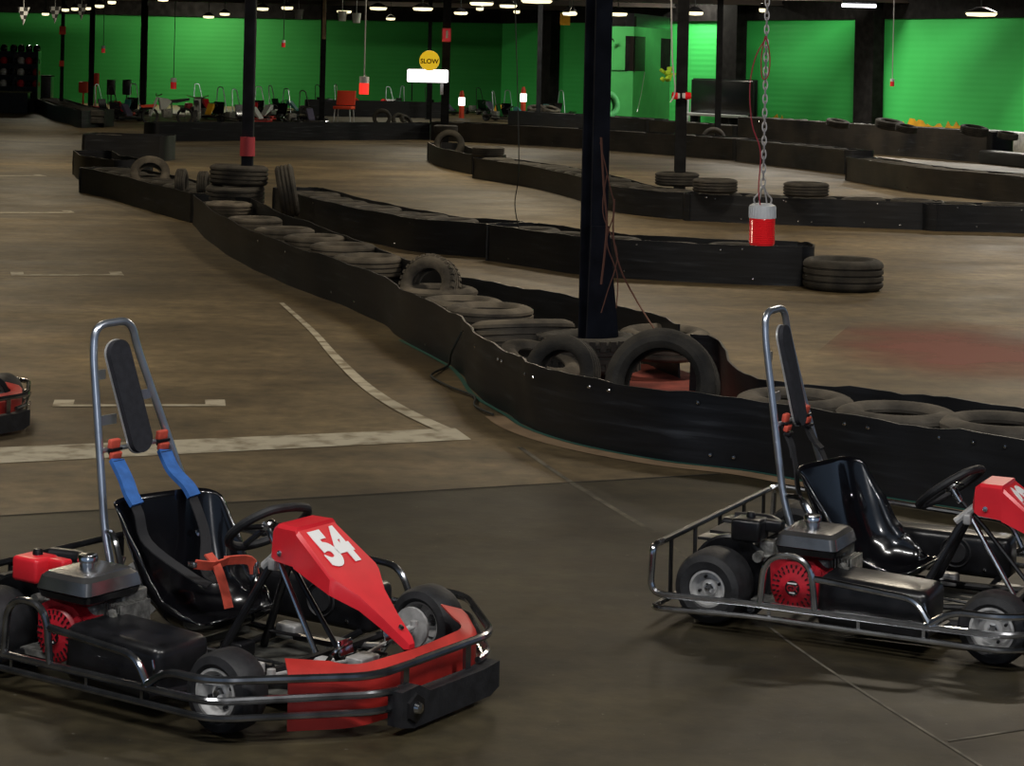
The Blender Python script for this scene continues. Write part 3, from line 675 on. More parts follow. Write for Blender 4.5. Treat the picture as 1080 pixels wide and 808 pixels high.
b = MB().lathe(prof, n=28).build('lens', M['redlens'], e)
b = MB()
for sx_ in (-1, 1):
    b.tube(smooth_path([(sx_*.04, 0, .072), (sx_*.045, 0, .10), (sx_*.02, 0, .13), (0.003*sx_, 0, .17)], 4), .0045, 6)
b.tube(smooth_path([(-.02, .01, .07), (-.01, .01, .12), (.0, 0, .17)], 4), .004, 6).tube(smooth_path([(.02, -.02, .07), (.012, -.02, .12), (.0, 0, .17)], 4), .004, 6)
b.build('hanger', M['chain'], e)
def chain(parent, z0, z1, link=.05, r=.004, m='chain', name='chain'):
    b = MB(); z = z0; k = 0
    while z < z1:
        ring = []
        for j in range(12):
            a = 2*math.pi*j/12; x_ = .011*math.cos(a); zz = link*.5*math.sin(a)
            ring.append(Vector((x_, 0, z+zz)) if k % 2 == 0 else Vector((0, x_, z+zz)))
        b.tube(ring, r, 5, closed=True); z += link*.72; k += 1
    b.build(name, M[m], parent)
chain(e, .185, CEIL-LP.z-.02)
q0 = D(805, 50, 11.15)-LP
b = MB().tube(smooth_path([D(808, 40, 11.15)-LP, D(797, 60, 11.15)-LP, D(791, 90, 11.15)-LP, D(793, 130, 11.15)-LP, D(802, 160, 11.15)-LP, D(800, 200, 11.15)-LP, D(803, 222, 11.15)-LP], 6), .0035, 6)
b.tube(smooth_path([D(808, 38, 11.15)-LP, D(812, 60, 11.15)-LP, D(810, 80, 11.15)-LP, D(804, 82, 11.15)-LP, D(803, 60, 11.15)-LP, D(807, 38, 11.15)-LP], 6), .0035, 6)
b.build('lamp_wire', M['redwire'], e)
def small_lamp(px, py, d, h, label, lit=True, cord=True, wired='chain'):
    p = D(px, py, d); e = empty('warning_lamp', p, 0, label, 'lamp'); r = h*.27
    MB().lathe([(0, h*.5), (r, h*.48), (r, h*.12), (0, h*.12)], n=14).build('cap', M['whiteplastic'], e)
    MB().lathe([(0, h*.12), (r*.98, h*.12), (r*.98, -h*.5), (0, -h*.5)], n=14).build('lens', M['redglow' if lit else 'redlens'], e)
    if cord: MB().tube([(0, 0, h*.5), (0, 0, CEIL-p.z)], .012, 5).build('cord', M[wired], e)
    return e
small_lamp(384, 90, 40, .33, 'glowing red warning lamp hanging left of the yellow sign')
small_lamp(941, 87, 55, .2, 'small red and white lamp hanging beside the right brick pier', False)
small_lamp(109, 52, 76, .25, 'small dark red lamp hanging between the left far columns', False, True, 'blackwire')
small_lamp(299, 46, 60, .2, 'small pale lamp hanging right of the red banded column', False, True, 'blackwire')
small_lamp(1, 0, 1, .1, '', False) if False else None
small_lamp(183, 88, 68, .35, 'dark red lamp hanging above the dirt bike', False, True, 'blackwire')
for px, py, lab, cord in ((487, 108, 'red warning post with a lit white band, nearest the sign column', 0), (552, 104, 'red warning post with a lit white band, beside the dark brick pier', 1)):
    p = D(px, py, 83); e = empty('warning_post', (p.x, p.y, 0), 0, lab, 'lamp')
    zz = p.z
    MB().lathe([(0, zz+.45), (.05, zz+.45), (.09, zz+.3), (.1, 0), (0, 0)], n=14).build('post', M['orange'], e)
    MB().lathe([(0, zz+.2), (.125, zz+.19), (.125, zz-.12), (0, zz-.13)], n=14).build('lit_band', M['lit'], e)
p = D(711, 103, 31.4)
for px, lab in ((711, 'red lamp fixed on the left of the slim column'), (725, 'red lamp fixed on the right of the slim column')):
    p = D(px, 101, 31.5); e = empty('column_lamp', p, 0, lab, 'lamp')
    MB().lathe([(0, .06), (.05, .05), (.055, -.03), (0, -.04)], alongX(0, 0, 0), 14).build('lens', M['redlens'], e); MB().box((-.05 if px > 717 else .06, 0, 0), (.05, .07, .08), None, .01).build('bracket', M['whiteplastic'], e)
p = D(702, 78, 31.2); b = MB()
for k in range(9): b.box((random.uniform(-.07, .07), random.uniform(-.04, .04), random.uniform(-.08, .1)), (.07, .05, .06), Matrix.Rotation(random.random()*3, 3, Vector((random.random(), 1, random.random()))), .012)
b.box((0.05, 0, -.0), (.06, .02, .2)).box((.09, .02, 0), (.12, .03, .03)); o = b.build('hi_vis_cloth', mat('hi_vis_yellow_green', (.4, .65, .03), .6)); o.location = p; tag(o, 'bunched yellow green cloth tied beside the slim column', 'cloth')

# ------------------------------------------------------------------ signs
p = D(453, 64, 55.5); e = empty('slow_sign', p, 0, 'round yellow SLOW sign above the lit panel', 'sign')
MB().lathe([(0, -.02), (.255, -.02), (.26, 0), (.255, .02), (0, .02)], AY, 32).box((0, .2, -.1), (.06, .4, .06)).build('disc', M['yellowsign'], e)
text_mesh('SLOW', 'lettering', M['brick'], Matrix.Translation((0, -.03, -.02)) @ Matrix.Rotation(math.radians(90), 4, 'X'), .165, e, .004)
p = D(447, 80, 55.8); e = empty('lit_sign', p, 0, 'white illuminated panel under the round yellow sign', 'sign')
MB().box((.1, 0, 0), (1.06, .1, .33), None, .04).build('panel', M['lit'], e); MB().box((.1, .08, 0), (1.1, .06, .37), None, .02).build('frame', M['blackpaint'], e)
MB().box((-.3, .05, -.4), (.03, .03, .5)).box((.2, .05, -.7), (.05, .05, 1.1)).build('stand', M['steel'], e)
p = D(471, 37, 56.1); e = empty('warning_sign', p, 0, 'small red sign with a white mark on the black column', 'sign')
MB().box((0, 0, 0), (.24, .02, .36)).box((0, .14, 0), (.1, .26, .06)).build('plate', M['redweb'], e); MB().box((0.01, -.014, .02), (.05, .01, .2), None, .003).build('white_mark', M['white'], e); MB().box((0, -.012, 0), (.2, .004, .32)).build('panel', M['redlens'], e)
p = D(466, 93, 55.9); o = MB().box((0, 0, 0), (.08, .02, .34)).build('notice', M['bench']); o.location = p; tag(o, 'narrow pale notice low on the sign column', 'notice')
for px, py, s_, lab in ((66, 32, .2, 'orange red sign high on the thin column by the helmet shelf'), (65, 67, .14, 'small orange sign lower on the thin column by the helmet shelf')):
    o = MB().box((0, 0, 0), (s_*1.1, .02, s_*1.4)).build('column_sign', M['orange']); o.location = D(px, py, 73.8); tag(o, lab, 'sign')
for i, (px, py) in enumerate(((25, 16), (58, 15), (86, 12))):
    p = D(px, py, 60+3*i); o = MB().prism([(-.17, .22), (.17, .22), (0, -.28)], -.01, .01, Matrix.Rotation(math.radians(90), 4, 'X')).tube([(0, 0, .2), (0, 0, CEIL-p.z)], .012, 5).build('checkered_flag', M['checker']); o.location = p
    tag(o, ['leftmost', 'middle', 'rightmost'][i]+' of the three checkered pennants under the ceiling', 'flag')
for i, (px, py) in enumerate(((315, 15), (361, 17), (376, 19))):
    p = D(px, py, 70); o = MB().lathe([(0, -.16), (.12, -.16), (.15, .16), (.0, .16)], n=18).tube([(0, 0, .15), (0, 0, CEIL-p.z)], .012, 5).build('hanging_bucket', M['dusty'] if i == 0 else M['white']); o.location = p
    tag(o, ['grey hanging drum right of the red banded column', 'white hanging drum under the ceiling, left of a close pair', 'white hanging drum under the ceiling, right of a close pair'][i], 'drum')

# ------------------------------------------------------------------ ceiling lamps seen far off
def disc_lamp(px, py, d, wpx, lab, tube=False):
    p = D(px, py, d); r = wpx*.5*d/FOC; e = empty('ceiling_lamp', p, 0, lab, 'lamp', None)
    if tube:
        MB().box((0, 0, 0), (r*2, .12, .09), None, .02).build('tube', M['tubelamp'], e); MB().box((0, 0, .1), (r*2, .2, .06)).build('fitting', M['blackpaint'], e)
        MB().tube([(-r*.6, 0, .1), (-r*.6, 0, CEIL-p.z)], .012, 5).tube([(r*.6, 0, .1), (r*.6, 0, CEIL-p.z)], .012, 5).build('hanger', M['blackwire'], e)
    else:
        MB().lathe([(0, -.07), (r*.85, -.055), (r*.98, .0), (r*.9, .02), (0, .02)], n=22).build('diffuser', M['lamp'], e)
        MB().lathe([(0, .16), (r*.35, .15), (r, .04), (r, .02), (0, .02)], n=22).build('shade', M['blackpaint'], e)
        MB().tube([(0, 0, .15), (0, 0, CEIL-p.z)], .015, 5).build('hanger', M['blackwire'], e)
far = [(48, 14.5, 78, 8), (69, 10, 70, 8), (79, 9, 66, 8), (93, 8.5, 72, 6), (105, 6, 66, 10), (118, 2, 62, 9), (172, -1, 60, 12), (220, 17.5, 80, 12), (237, 14.5, 74, 11), (277, 9, 68, 13), (303, 8, 64, 13),
       (363, 12, 72, 16), (399, 8.5, 66, 19), (446, 9, 62, 22), (412, 19.5, 82, 10), (486, 13.5, 72, 15), (508, 3.5, 60, 26), (506, 9, 70, 8), (536, 6, 62, 19), (566, 1, 58, 34), (545, 12, 66, 7), (601, 14, 60, 16), (604, 13, 55, 7), (652, 14.5, 58, 20), (733, 13.5, 56, 18), (804, 10, 52, 7), (1035, 14.5, 52, 34)]
PLC = ['far left above the helmet shelf', 'above the left far wall', 'between the red banded column and the far left', 'right of the red banded column', 'above the yellow sign', 'left of the large column', 'right of the large column', 'above the right green wall']
for i, (px, py, d, wp) in enumerate(far):
    z = 'far left wall' if px < 130 else 'wall between dirt bike and banded column' if px < 260 else 'wall left of the yellow sign' if px < 430 else 'yellow sign' if px < 520 else 'wall corner' if px < 640 else 'right green wall'
    grp = [q for q in far if (q[0] < 130) == (px < 130) and (130 <= q[0] < 260) == (130 <= px < 260) and (260 <= q[0] < 430) == (260 <= px < 430) and (430 <= q[0] < 520) == (430 <= px < 520) and (520 <= q[0] < 640) == (520 <= px < 640) and (q[0] >= 640) == (px >= 640)]
    k_ = sorted(grp).index((px, py, d, wp)); names_ = ['leftmost', 'second from left', 'third from left', 'fourth from left', 'fifth from left', 'sixth from left', 'seventh from left']
    disc_lamp(px, py, d, wp, 'warm ceiling lamp above the '+z+', '+names_[k_]+' there')
disc_lamp(906, 6, 56, 36, 'cool white tube lamp hanging left of the right brick pier', True)

# ------------------------------------------------------------------ green booth and right wall things
bd = 59.0
p0, p1, p2 = D(618, 110, 72.5), D(667, 110, 72), D(706, 110, 77)
def bx(a, c, z0, z1, dep=.2, m='greenpaint', nm='panel', par=None, o=None, label=None):
    o = o or Vector((0, 0, 0)); d_ = Vector((c.x-a.x, c.y-a.y, 0)); n_ = Vector((-d_.y, d_.x, 0)).normalized(); cc = (a+c)/2+n_*dep/2-o
    return MB().box((cc.x, cc.y, (z0+z1)/2), (d_.length, dep, z1-z0), Matrix.Rotation(math.atan2(d_.y, d_.x), 3, 'Z')).build(nm, M[m], par, label)
e = empty('control_booth', (p1.x, p1.y, 0), 0, 'green two-level control booth with dark windows behind the big column', 'booth'); o_ = Vector((p1.x, p1.y, 0))
z = lambda py, px, d: D(px, py, d).z
dA = p1.y
zb, z1_, z2_, z3_ = z(119, 667, dA), z(75, 667, dA), z(38, 667, dA), z(28, 667, dA)
z4_ = z(17, 667, dA)
bx(p0, p1, .0, z1_, .2, 'greenpaint', 'lower_wall', e, o_); bx(p1, p2, .0, z1_, .2, 'greenpaint', 'lower_wall', e, o_)
bx(p0, p1, z2_, z3_, .2, 'greenpaint', 'upper_band', e, o_); bx(p1, p2, z2_, z3_, .2, 'greenpaint', 'upper_band', e, o_)
bx(p0, p1, z3_, z4_, .3, 'dusty' if False else 'brick', 'roof_fascia', e, o_); bx(p1, p2, z3_, z4_+.1, .3, 'blackpaint', 'roof_fascia', e, o_)
a_ = p0.lerp(p1, .82); bx(p0, a_, z1_, z2_, .15, 'greenpaint', 'window_panel', e, o_); bx(a_, p1, z1_, z2_, .2, 'brick', 'post', e, o_)
a1_, a2_, a3_ = p1.lerp(p2, .3), p1.lerp(p2, .72), p2
bx(p1, a1_, z1_, z2_, .12, 'winglass', 'window', e, o_); bx(a1_, a2_, z1_, z2_, .12, 'greenpaint', 'window_panel', e, o_); bx(a2_, a3_, z1_, z2_, .15, 'brick', 'post', e, o_)
bx(p0, p1, z1_-.04, z1_+.03, .24, 'blackpaint', 'sill', e, o_)
p = D(644, 44, 72.2); o = MB().tube(smooth_path([(-.1, 0, 0), (-.04, -.03, .08), (0, 0, 0), (.06, -.03, .1), (.1, 0, .0)], 4), .018, 6).box((0, 0, .06), (.08, .04, .05), None, .01).build('booth_light', M['blackpaint']); o.location = (p.x, p.y-.1, p.z); tag(o, 'small clip light on the upper green booth panel', 'lamp')
cable([D(680, 76, 72.8), D(676, 100, 72.4), D(672, 118, 72.)], .015, 'booth_cable', 'chain', 'pale cable hanging down the shaded side of the green booth')
t0, t1 = wall_t(744), wall_t(810)
pc = RP((t0+t1)/2, .55); z0, z1 = D(775, 122, pc.y).z, D(775, 85, pc.y).z
e = empty('wall_screen', (pc.x, pc.y, 0), ang, 'large black panel against the right green wall behind the chain', 'panel')
MB().box((0, 0, (z0+z1)/2), (t1-t0, .12, z1-z0), None, .02).build('screen', M['screen'], e); MB().box((0, .07, (z0+z1)/2), (t1-t0+.1, .04, z1-z0+.1)).build('frame', M['blackpaint'], e)
for s in (-1, 1): MB().box((s*(t1-t0)*.4, .05, z0/2), (.08, .08, z0)).build('leg', M['blackpaint'], e)
pb = RP((t0+t1)/2-.1, .9); e = empty('bench', (pb.x, pb.y, 0), ang, 'pale bench below the large black panel', 'bench')
zt = D(775, 122, pb.y).z
MB().box((0, 0, zt), (t1-t0, .35, .1), None, .01).build('bench_top', M['bench'], e)
for s in (-1, 1): MB().box((s*1.2, 0, zt/2), (.08, .3, zt)).build('leg', M['steel'], e)
for i, px in enumerate((735, 738.5, 742)):
    q = RP(wall_t(px), .5); o = MB().box((0, 0, .6), (.07, .05, 1.2), Matrix.Rotation(.06*(i-1), 3, 'Y')).build('white_board', M['bench']); o.location = (q.x, q.y, .0); tag(o, ['left', 'middle', 'right'][i]+' of three narrow white boards leaning by the black panel', 'board')
def splash(px0, px1, pyb, pyt, lab, seed):
    rnd = random.Random(seed); t0, t1 = wall_t(px0), wall_t(px1); pc = RP((t0+t1)/2, .02); w_ = t1-t0; zb, zt = D(px0, pyb, pc.y).z, D(px0, pyt, pc.y).z
    pts = [(-w_/2, zb)]
    n = 14
    for k in range(n+1): pts.append((-w_/2+w_*k/n, zb+(zt-zb)*(.35+.65*rnd.random())*math.sin(math.pi*(k+.6)/(n+1.2))**.5))
    pts.append((w_/2, zb))
    o = MB().prism(pts, -.01, .01, Matrix.Rotation(math.radians(90), 4, 'X')).build('yellow_flames', M['yellow']); o.location = (pc.x, pc.y, 0); o.rotation_euler = (0, 0, ang); tag(o, lab, 'wall painting')
splash(810, 833, 133, 118, 'yellow splash painted on the wall beside the black panel', 1)
splash(952, 985, 136, 122, 'left yellow flame painted low on the right green wall', 2)
splash(982, 1022, 139, 126, 'right yellow flame painted low on the right green wall', 3)
q0, q1 = G(1043, 160), G(1110, 167)
o = MB(); c = (q0+q1)/2; d_ = q1-q0; o.box((c.x, c.y+.3, .3), (d_.length, .4, .6), Matrix.Rotation(math.atan2(d_.y, d_.x), 3, 'Z'), .03); tag(o.build('concrete_block', M['dusty']), 'pale grey painted block wall at the right edge behind the barriers', 'block')
o = MB(); q0, q1 = G(1043, 173), G(1110, 180); c = (q0+q1)/2; d_ = q1-q0; o.box((c.x, c.y+.3, .16), (d_.length, .4, .32), Matrix.Rotation(math.atan2(d_.y, d_.x), 3, 'Z'), .04); tag(o.build('rubber_block', M['belt']), 'low black rubber block below the pale grey block wall', 'block')
o = MB().box((0, 0, 0), (.32, .05, .4)).build('orange_sign', M['yellow']); o.location = D(596, 20, 70); tag(o, 'orange yellow board high beside the dark brick pier', 'board')

# ------------------------------------------------------------------ far left shelf with helmets, speakers, chair
p = D(20, 90, 78); sx0, sx1 = D(-10, 90, 78).x, D(41, 90, 78).x
e = empty('helmet_shelf', ((sx0+sx1)/2, 78, 0), 0, 'dark shelf unit holding helmets at the far left wall', 'shelf'); ww = sx1-sx0
zs = [D(20, y_, 78).z for y_ in (55, 68, 80, 92)]
for z_ in zs: MB().box((0, 0, z_), (ww, .5, .05)).build('shelf_board', M['blackpaint'], e)
for s in (-1, 0, 1): MB().box((s*ww*.49, 0, zs[0]/2), (.06, .5, zs[0]+.1)).build('upright', M['blackpaint'], e)
MB().box((0, .26, zs[0]/2), (ww, .02, zs[0])).build('back_panel', M['blackpaint'], e)
hm = [M['gloss'], M['gloss'], M['redengine'], M['rim']]
helms = [MB().lathe([(0, .25), (.07, .24), (.12, .18), (.135, .1), (.12, .02), (.1, 0), (0, 0)], n=14).box((0, -.1, .12), (.2, .08, .06), None, .02).mesh('helmet', m_) for m_ in hm]
for r_, z_ in enumerate(zs):
    xs = [-1.0, -.65, -.25, .05, .4, .72, 1.05][:: 1]
    for x_ in [-.75, -.4, -.05, .22, .5, .78]:
        if abs(x_) < ww*.48:
            o = bpy.data.objects.new('helmet', helms[0 if r_ == 0 else random.choice((0, 2, 3, 1))]); COL.objects.link(o); o.location = (e.location.x+x_, 77.95, z_+.025)
            tag(o, ['black helmet on the top board of the far left shelf', 'helmet on the second board of the far left shelf', 'helmet on the third board of the far left shelf', 'helmet on the lowest board of the far left shelf'][r_], 'helmet', ['helmets on the top board', 'helmets on the second board', 'helmets on the third board', 'helmets on the lowest board'][r_])
p = D(46, 100, 79.5); e = empty('black_counter', (p.x, p.y, 0), 0, 'low black counter right of the helmet shelf', 'counter')
MB().box((0, 0, D(46, 80, 79.5).z/2), (.62, .5, D(46, 80, 79.5).z), None, .01).build('body', M['blackpaint'], e); MB().box((0, 0, D(46, 80, 79.5).z), (.68, .56, .04)).build('top', M['steel'], e)
p = D(20, 103, 76); e = empty('low_counter', (D(2, 100, 76).x, 76, 0), 0, 'long low black counter under the helmet shelf', 'counter')
MB().box((0, 0, D(15, 97, 76).z/2), (1.9, .4, D(15, 97, 76).z)).build('body', M['blackpaint'], e); MB().box((0, 0, D(15, 97, 76).z), (2.0, .46, .05)).build('top', M['olive'], e)
for i, px in enumerate((117.5, 134)):
    p = D(px, 90, 82); z0, z1 = D(px, 100, 82).z, D(px, 84, 82).z; e = empty('loudspeaker', (p.x, p.y, 0), 0, ['left', 'right'][i]+' black box of the pair against the far wall', 'speaker')
    MB().box((0, 0, (z0+z1)/2), (.3, .3, z1-z0), None, .02).build('cabinet', M['blackpaint'], e); MB().lathe([(0, 0), (.1, 0), (.11, .02), (0, .02)], alongY(0, -.16, (z0+z1)/2), 16).build('cone', M['rubber'], e); MB().tube([(0, 0, 0), (0, 0, z0)], .03, 6).build('stand', M['blackpaint'], e)
for px, py, w_, h_, lab in ((88, 92, 10, 12, 'orange red jacket heap left of the far columns'), (101, 84, 7, 14, 'red banner standing behind the far column')):
    p = D(px, py, 80); e = MB().box((0, 0, 0), (w_*80/FOC, .15, h_*80/FOC), None, .05).box((0, 0, -1), (.06, .06, 1.6)).build('red_stand', M['orange']); e.location = (p.x, p.y, p.z); tag(e, lab, 'stand')
# red chair
p = G(363, 129.5); p = Vector((p.x, p.y, 0)); e = empty('plastic_chair', p, math.radians(-12), 'orange red plastic chair beyond the long low barrier', 'chair')
kx = 1.35
MB().box((0, .17, .62*kx), (.66, .05, .5), Matrix.Rotation(-.2, 3, 'X'), .02).build('backrest', M['orange'], e); MB().box((0, -.05, .38*kx), (.64, .5, .1), None, .02).build('seat', M['orange'], e)
for sx_ in (-1, 1):
    for sy_ in (-1, 1): MB().tube([(sx_*.26, -.05+sy_*.2, .38*kx), (sx_*.29, -.05+sy_*.24, 0)], .018, 6).build('leg', M['bench'], e)
# ------------------------------------------------------------------ KARTS
def wheel(par, x, y, r, w_, rr, side, rimmat='rim'):
    """side=-1: outer face toward -y"""
    e = MB().lathe([(rr, -w_*.42), (rr+.006, -w_*.47), (r-.035, -w_*.5), (r-.012, -w_*.44), (r-.002, -w_*.3), (r, 0), (r-.002, w_*.3), (r-.012, w_*.44), (r-.035, w_*.5), (rr+.006, w_*.47), (rr, w_*.42)], Matrix.Translation((x, y, r)) @ AY, 40).build('wheel', M['rubber'], par)
    o = w_*.42
    b = MB().lathe([(rr+.001, o+.003), (rr-.008, o+.004), (rr-.012, o-.01), (rr*.72, o-.035), (rr*.5, o-.03), (rr*.42, o-.022), (0, o-.022)], Matrix.Translation((x, y, r)) @ (AY if side < 0 else AY @ Matrix.Rotation(math.pi, 4, 'X')), 28)
    b.lathe([(rr+.001, -o), (rr-.01, -o), (rr-.01, o-.01), (rr+.001, o)], Matrix.Translation((x, y, r)) @ AY, 28)
    b.build('rim', M[rimmat], e)
    mt = Matrix.Translation((x, y, r)) @ (AY if side < 0 else AY @ Matrix.Rotation(math.pi, 4, 'X'))
    b = MB().lathe([(0, o), (.012, o), (.02, o-.012), (.022, o-.03), (0, o-.03)], mt, 6); b.build('hub_nut', M['chrome'], e)
    b = MB()
    for k in range(4):
        a = k*math.pi/2+.4; b.lathe([(0, o-.018), (.006, o-.018), (.006, o-.034), (0, o-.034)], mt @ Matrix.Translation((rr*.6*math.cos(a), rr*.6*math.sin(a), 0)), 6)
    b.build('wheel_bolts', M['blackpaint'], e)
    return e
def kart(loc, th, label, num, pipe, air, strap, fairing=True, grp=None):
    e = empty('go_kart', (loc[0], loc[1], 0), th, label, 'kart', grp)
    P_ = M[pipe]
    # wheels
    wheel(e, 0, -.508, .139, .19, .07, -1); wheel(e, 0, .508, .139, .19, .07, 1)
    wheel(e, 1.08, -.53, .129, .132, .08, -1); wheel(e, 1.08, .53, .129, .132, .08, 1)
    MB().tube([(0, -.5, .139), (0, .5, .139)], .018, 12).build('rear_axle', M['darktube'], e)
    # chassis
    b = MB()
    for s in (-1, 1):
        b.tube(fillet([(-.16, s*.3, .1), (.1, s*.3, .075), (.5, s*.33, .06), (.95, s*.3, .06), (1.02, s*.2, .065), (1.36, s*.17, .07)], .06), .016, 8)
        b.tube([(.1, s*.3, .075), (.2, s*.66, .1)], .013, 8).tube([(.85, s*.3, .06), (.86, s*.66, .1)], .013, 8)
    for x_ in (-.1, .3, .62, 1.0, 1.3): b.tube([(x_, -.3 if x_ < 1 else -.2, .07), (x_, .3 if x_ < 1 else .2, .07)], .014, 8)
    b.tube([(1.04, -.42, .12), (1.04, .42, .12)], .016, 8)
    b.build('chassis', M['blackpaint'], e)
    MB().box((.85, 0, .05), (.78, .56, .006)).box((.47, 0, .06), (.01, .56, .03)).box((1.24, 0, .075), (.006, .4, .06)).build('floor_pan', M['pan'], e)
    # side bumpers
    lowz = .085
    for s in (-1, 1):
        b = MB(); Y = s*.68
        b.tube(fillet([(-.19, s*.55, .062), (-.195, Y, .062), (.2, Y, .084), (1.15, Y, .085), (1.49, s*.31, .085), (1.51, s*.22, .085)], .07), .0115, 9)
        b.tube(fillet([(-.18, s*.6, .3), (-.185, Y, .3), (-.195, Y, .115), (.2, Y, .13), (.88, Y, .133), (1.15, Y, .138), (1.49, s*.31, .14), (1.51, s*.22, .135)], .06), .0125, 9)
        if s < 0:
            b.tube(fillet([(.243, Y, .125), (.262, Y-.005, .32), (.435, Y-.005, .325), (.456, Y, .127)], .1, 8), .0125, 9)
            b.tube(fillet([(.44, Y, .252), (.83, Y, .225), (.885, Y, .138)], .05), .0125, 9)
        else:
            b.tube(fillet([(-.18, Y, .3), (.2, Y, .29), (.84, Y, .262), (.9, Y, .138)], .06), .0125, 9)
        for x_ in (.28, .62, .86): b.box((x_, Y, .11), (.012, .006, .055))
        b.build('side_bumper', P_, e)
    b = MB()
    b.tube(fillet([(.87, -.68, .138), (.96, -.68, .2), (1.14, -.68, .2), (1.5, -.32, .2), (1.5, .32, .2), (1.14, .68, .2), (.96, .68, .2), (.87, .68, .138)], .09, 6), .0135, 9)
    for s in (-1, 1): b.box((1.5, s*.17, .14), (.012, .03, .13)); b.tube([(1.34, s*.17, .075), (1.5, s*.17, .09)], .012, 8)
    b.build('front_bumper', P_, e)
    b = MB()
    b.tube(fillet([(-.18, -.6, .3), (-.18, .6, .3)], .1), .0125, 9).tube([(-.19, -.6, .062), (-.19, .6, .062)], .011, 8)
    for y_ in (-.5, -.25, .02, .3, .54): b.box((-.185, y_, .19), (.006, .028, .24))
    b.tube([(-.1, -.3, .08), (-.19, -.3, .1)], .012, 8).tube([(-.1, .3, .08), (-.19, .3, .1)], .012, 8)
    b.build('rear_bumper', M['blackpaint'], e)
    # fairing & nose pad
    secs = []
    path = fillet([(1.29, -.49, 0), (1.44, -.33, 0), (1.465, .0, 0), (1.44, .33, 0), (1.27, .50, 0)], .08, 4)
    if fairing:
        m_ = len(path)
        for i, p in enumerate(path):
            u = i/(m_-1); t = (path[min(i+1, m_-1)]-path[max(i-1, 0)]).normalized(); n_ = Vector((-t.y, t.x, 0))
            zt = .19+.02*abs(2*u-1)**4; zb = .03
            q = [p+n_*.0, p+n_*.012]
            inner = n_*(.035+.06*abs(2*u-1)**3)
            secs.append([p+Vector((0, 0, zb)), p+Vector((0, 0, zt-.02)), p+n_*.02+Vector((0, 0, zt)), p+inner+Vector((0, 0, zt+.02)), p+inner+Vector((0, 0, zt+.014)), p+n_*.026+Vector((0, 0, zt-.008)), p+n_*.008+Vector((0, 0, zt-.03)), p+n_*.008+Vector((0, 0, zb))])
        MB().loft(secs).build('front_fairing', M['redworn'], e, 'red bumper fairing')
    b = MB(); b.prism([(-.25, .03), (-.18, .015), (.24, .02), (.29, .04), (.29, .125), (.2, .115), (-.1, .115), (-.16, .145), (-.25, .14)], 0, .055, Matrix(((0, 0, 1, 1.495), (1, 0, 0, 0), (0, 1, 0, 0), (0, 0, 0, 1))))
    npd = b.build('nose_pad', M['rubber'], e)
    MB().lathe([(0, .025), (.016, .022), (.02, .01), (.024, 0), (0, 0)], alongX(1.55, -.18, .08), 12).build('bolt', M['chrome'], npd)
    MB().lathe([(0, .012), (.045, .01), (.05, 0), (0, 0)], alongX(1.548, -.18, .078), 6).build('bolt_plate', M['blackpaint'], npd)
    # roll hoop and headrest
    hp = fillet([(.22, -.12, .1), (.165, -.11, .3), (.125, -.105, .42), (.03, -.085, 1.03), (.02, -.07, 1.135), (.045, .085, 1.145), (.052, .115, 1.04), (.085, .205, .8), (.12, .27, .6), (.16, .33, .42), (.22, .34, .1)], .07, 8)
    b = MB().tube(hp, .0145, 12)
    for z_, ya_, yb_, x_ in ((.96, -.088, -.045, .06), (.80, -.095, -.01, .085), (.87, .09, .16, .085)): b.box((x_-.02, (ya_+yb_)/2, z_), (.008, abs(yb_-ya_)+.02, .035))
    b.tube([(.095, -.1, .70), (.105, .215, .70)], .009, 8)
    b.build('roll_hoop', M['galv'], e)
    # pad : rounded slab following the hoop lean
    ta, tb = Vector((.07, -.022, 1.065)), Vector((.125, .065, .695)); ax = (ta-tb).normalized(); sd = Vector((0, 1, 0)); sd = (sd-ax*sd.dot(ax)).normalized(); nn = ax.cross(sd)
    if nn.x < 0: nn = -nn
    hwid, Ln = .052, (ta-tb).length
    poly = []
    for k in range(13): a = math.pi*k/12; poly.append((hwid*math.cos(a), Ln/2-.03+hwid*math.sin(a)*.9))
    for k in range(13): a = math.pi+math.pi*k/12; poly.append((hwid*math.cos(a), -Ln/2+.03+hwid*math.sin(a)*.9))
    c_ = (ta+tb)/2
    mt = Matrix(((sd.x, ax.x, nn.x, c_.x), (sd.y, ax.y, nn.y, c_.y), (sd.z, ax.z, nn.z, c_.z), (0, 0, 0, 1)))
    hr = MB().prism(poly, .0, .022, mt).build('headrest', M['pad'], e)
    MB().prism([(x*1.07, y*1.015) for x, y in poly], -.006, .001, mt).build('backing_plate', M['rim'], hr)
    # seat
    yc_ = .06
    sp = smooth_path([(.235, 0, .55), (.262, 0, .44), (.295, 0, .33), (.34, 0, .22), (.42, 0, .135), (.53, 0, .115), (.62, 0, .14), (.68, 0, .195)], 4)
    hw = [(0, .205), (.25, .2), (.5, .195), (.75, .2), (1, .165)]; wing = [(0, .03), (.25, .085), (.45, .11), (.65, .11), (.85, .06), (1, .015)]
    def ip(tb_, u):
        for (a, va), (c, vc) in zip(tb_, tb_[1:]):
            if u <= c: return va+(vc-va)*(u-a)/(c-a)
        return tb_[-1][1]
    vs = []; fs = []; NT = 18; ns = len(sp)
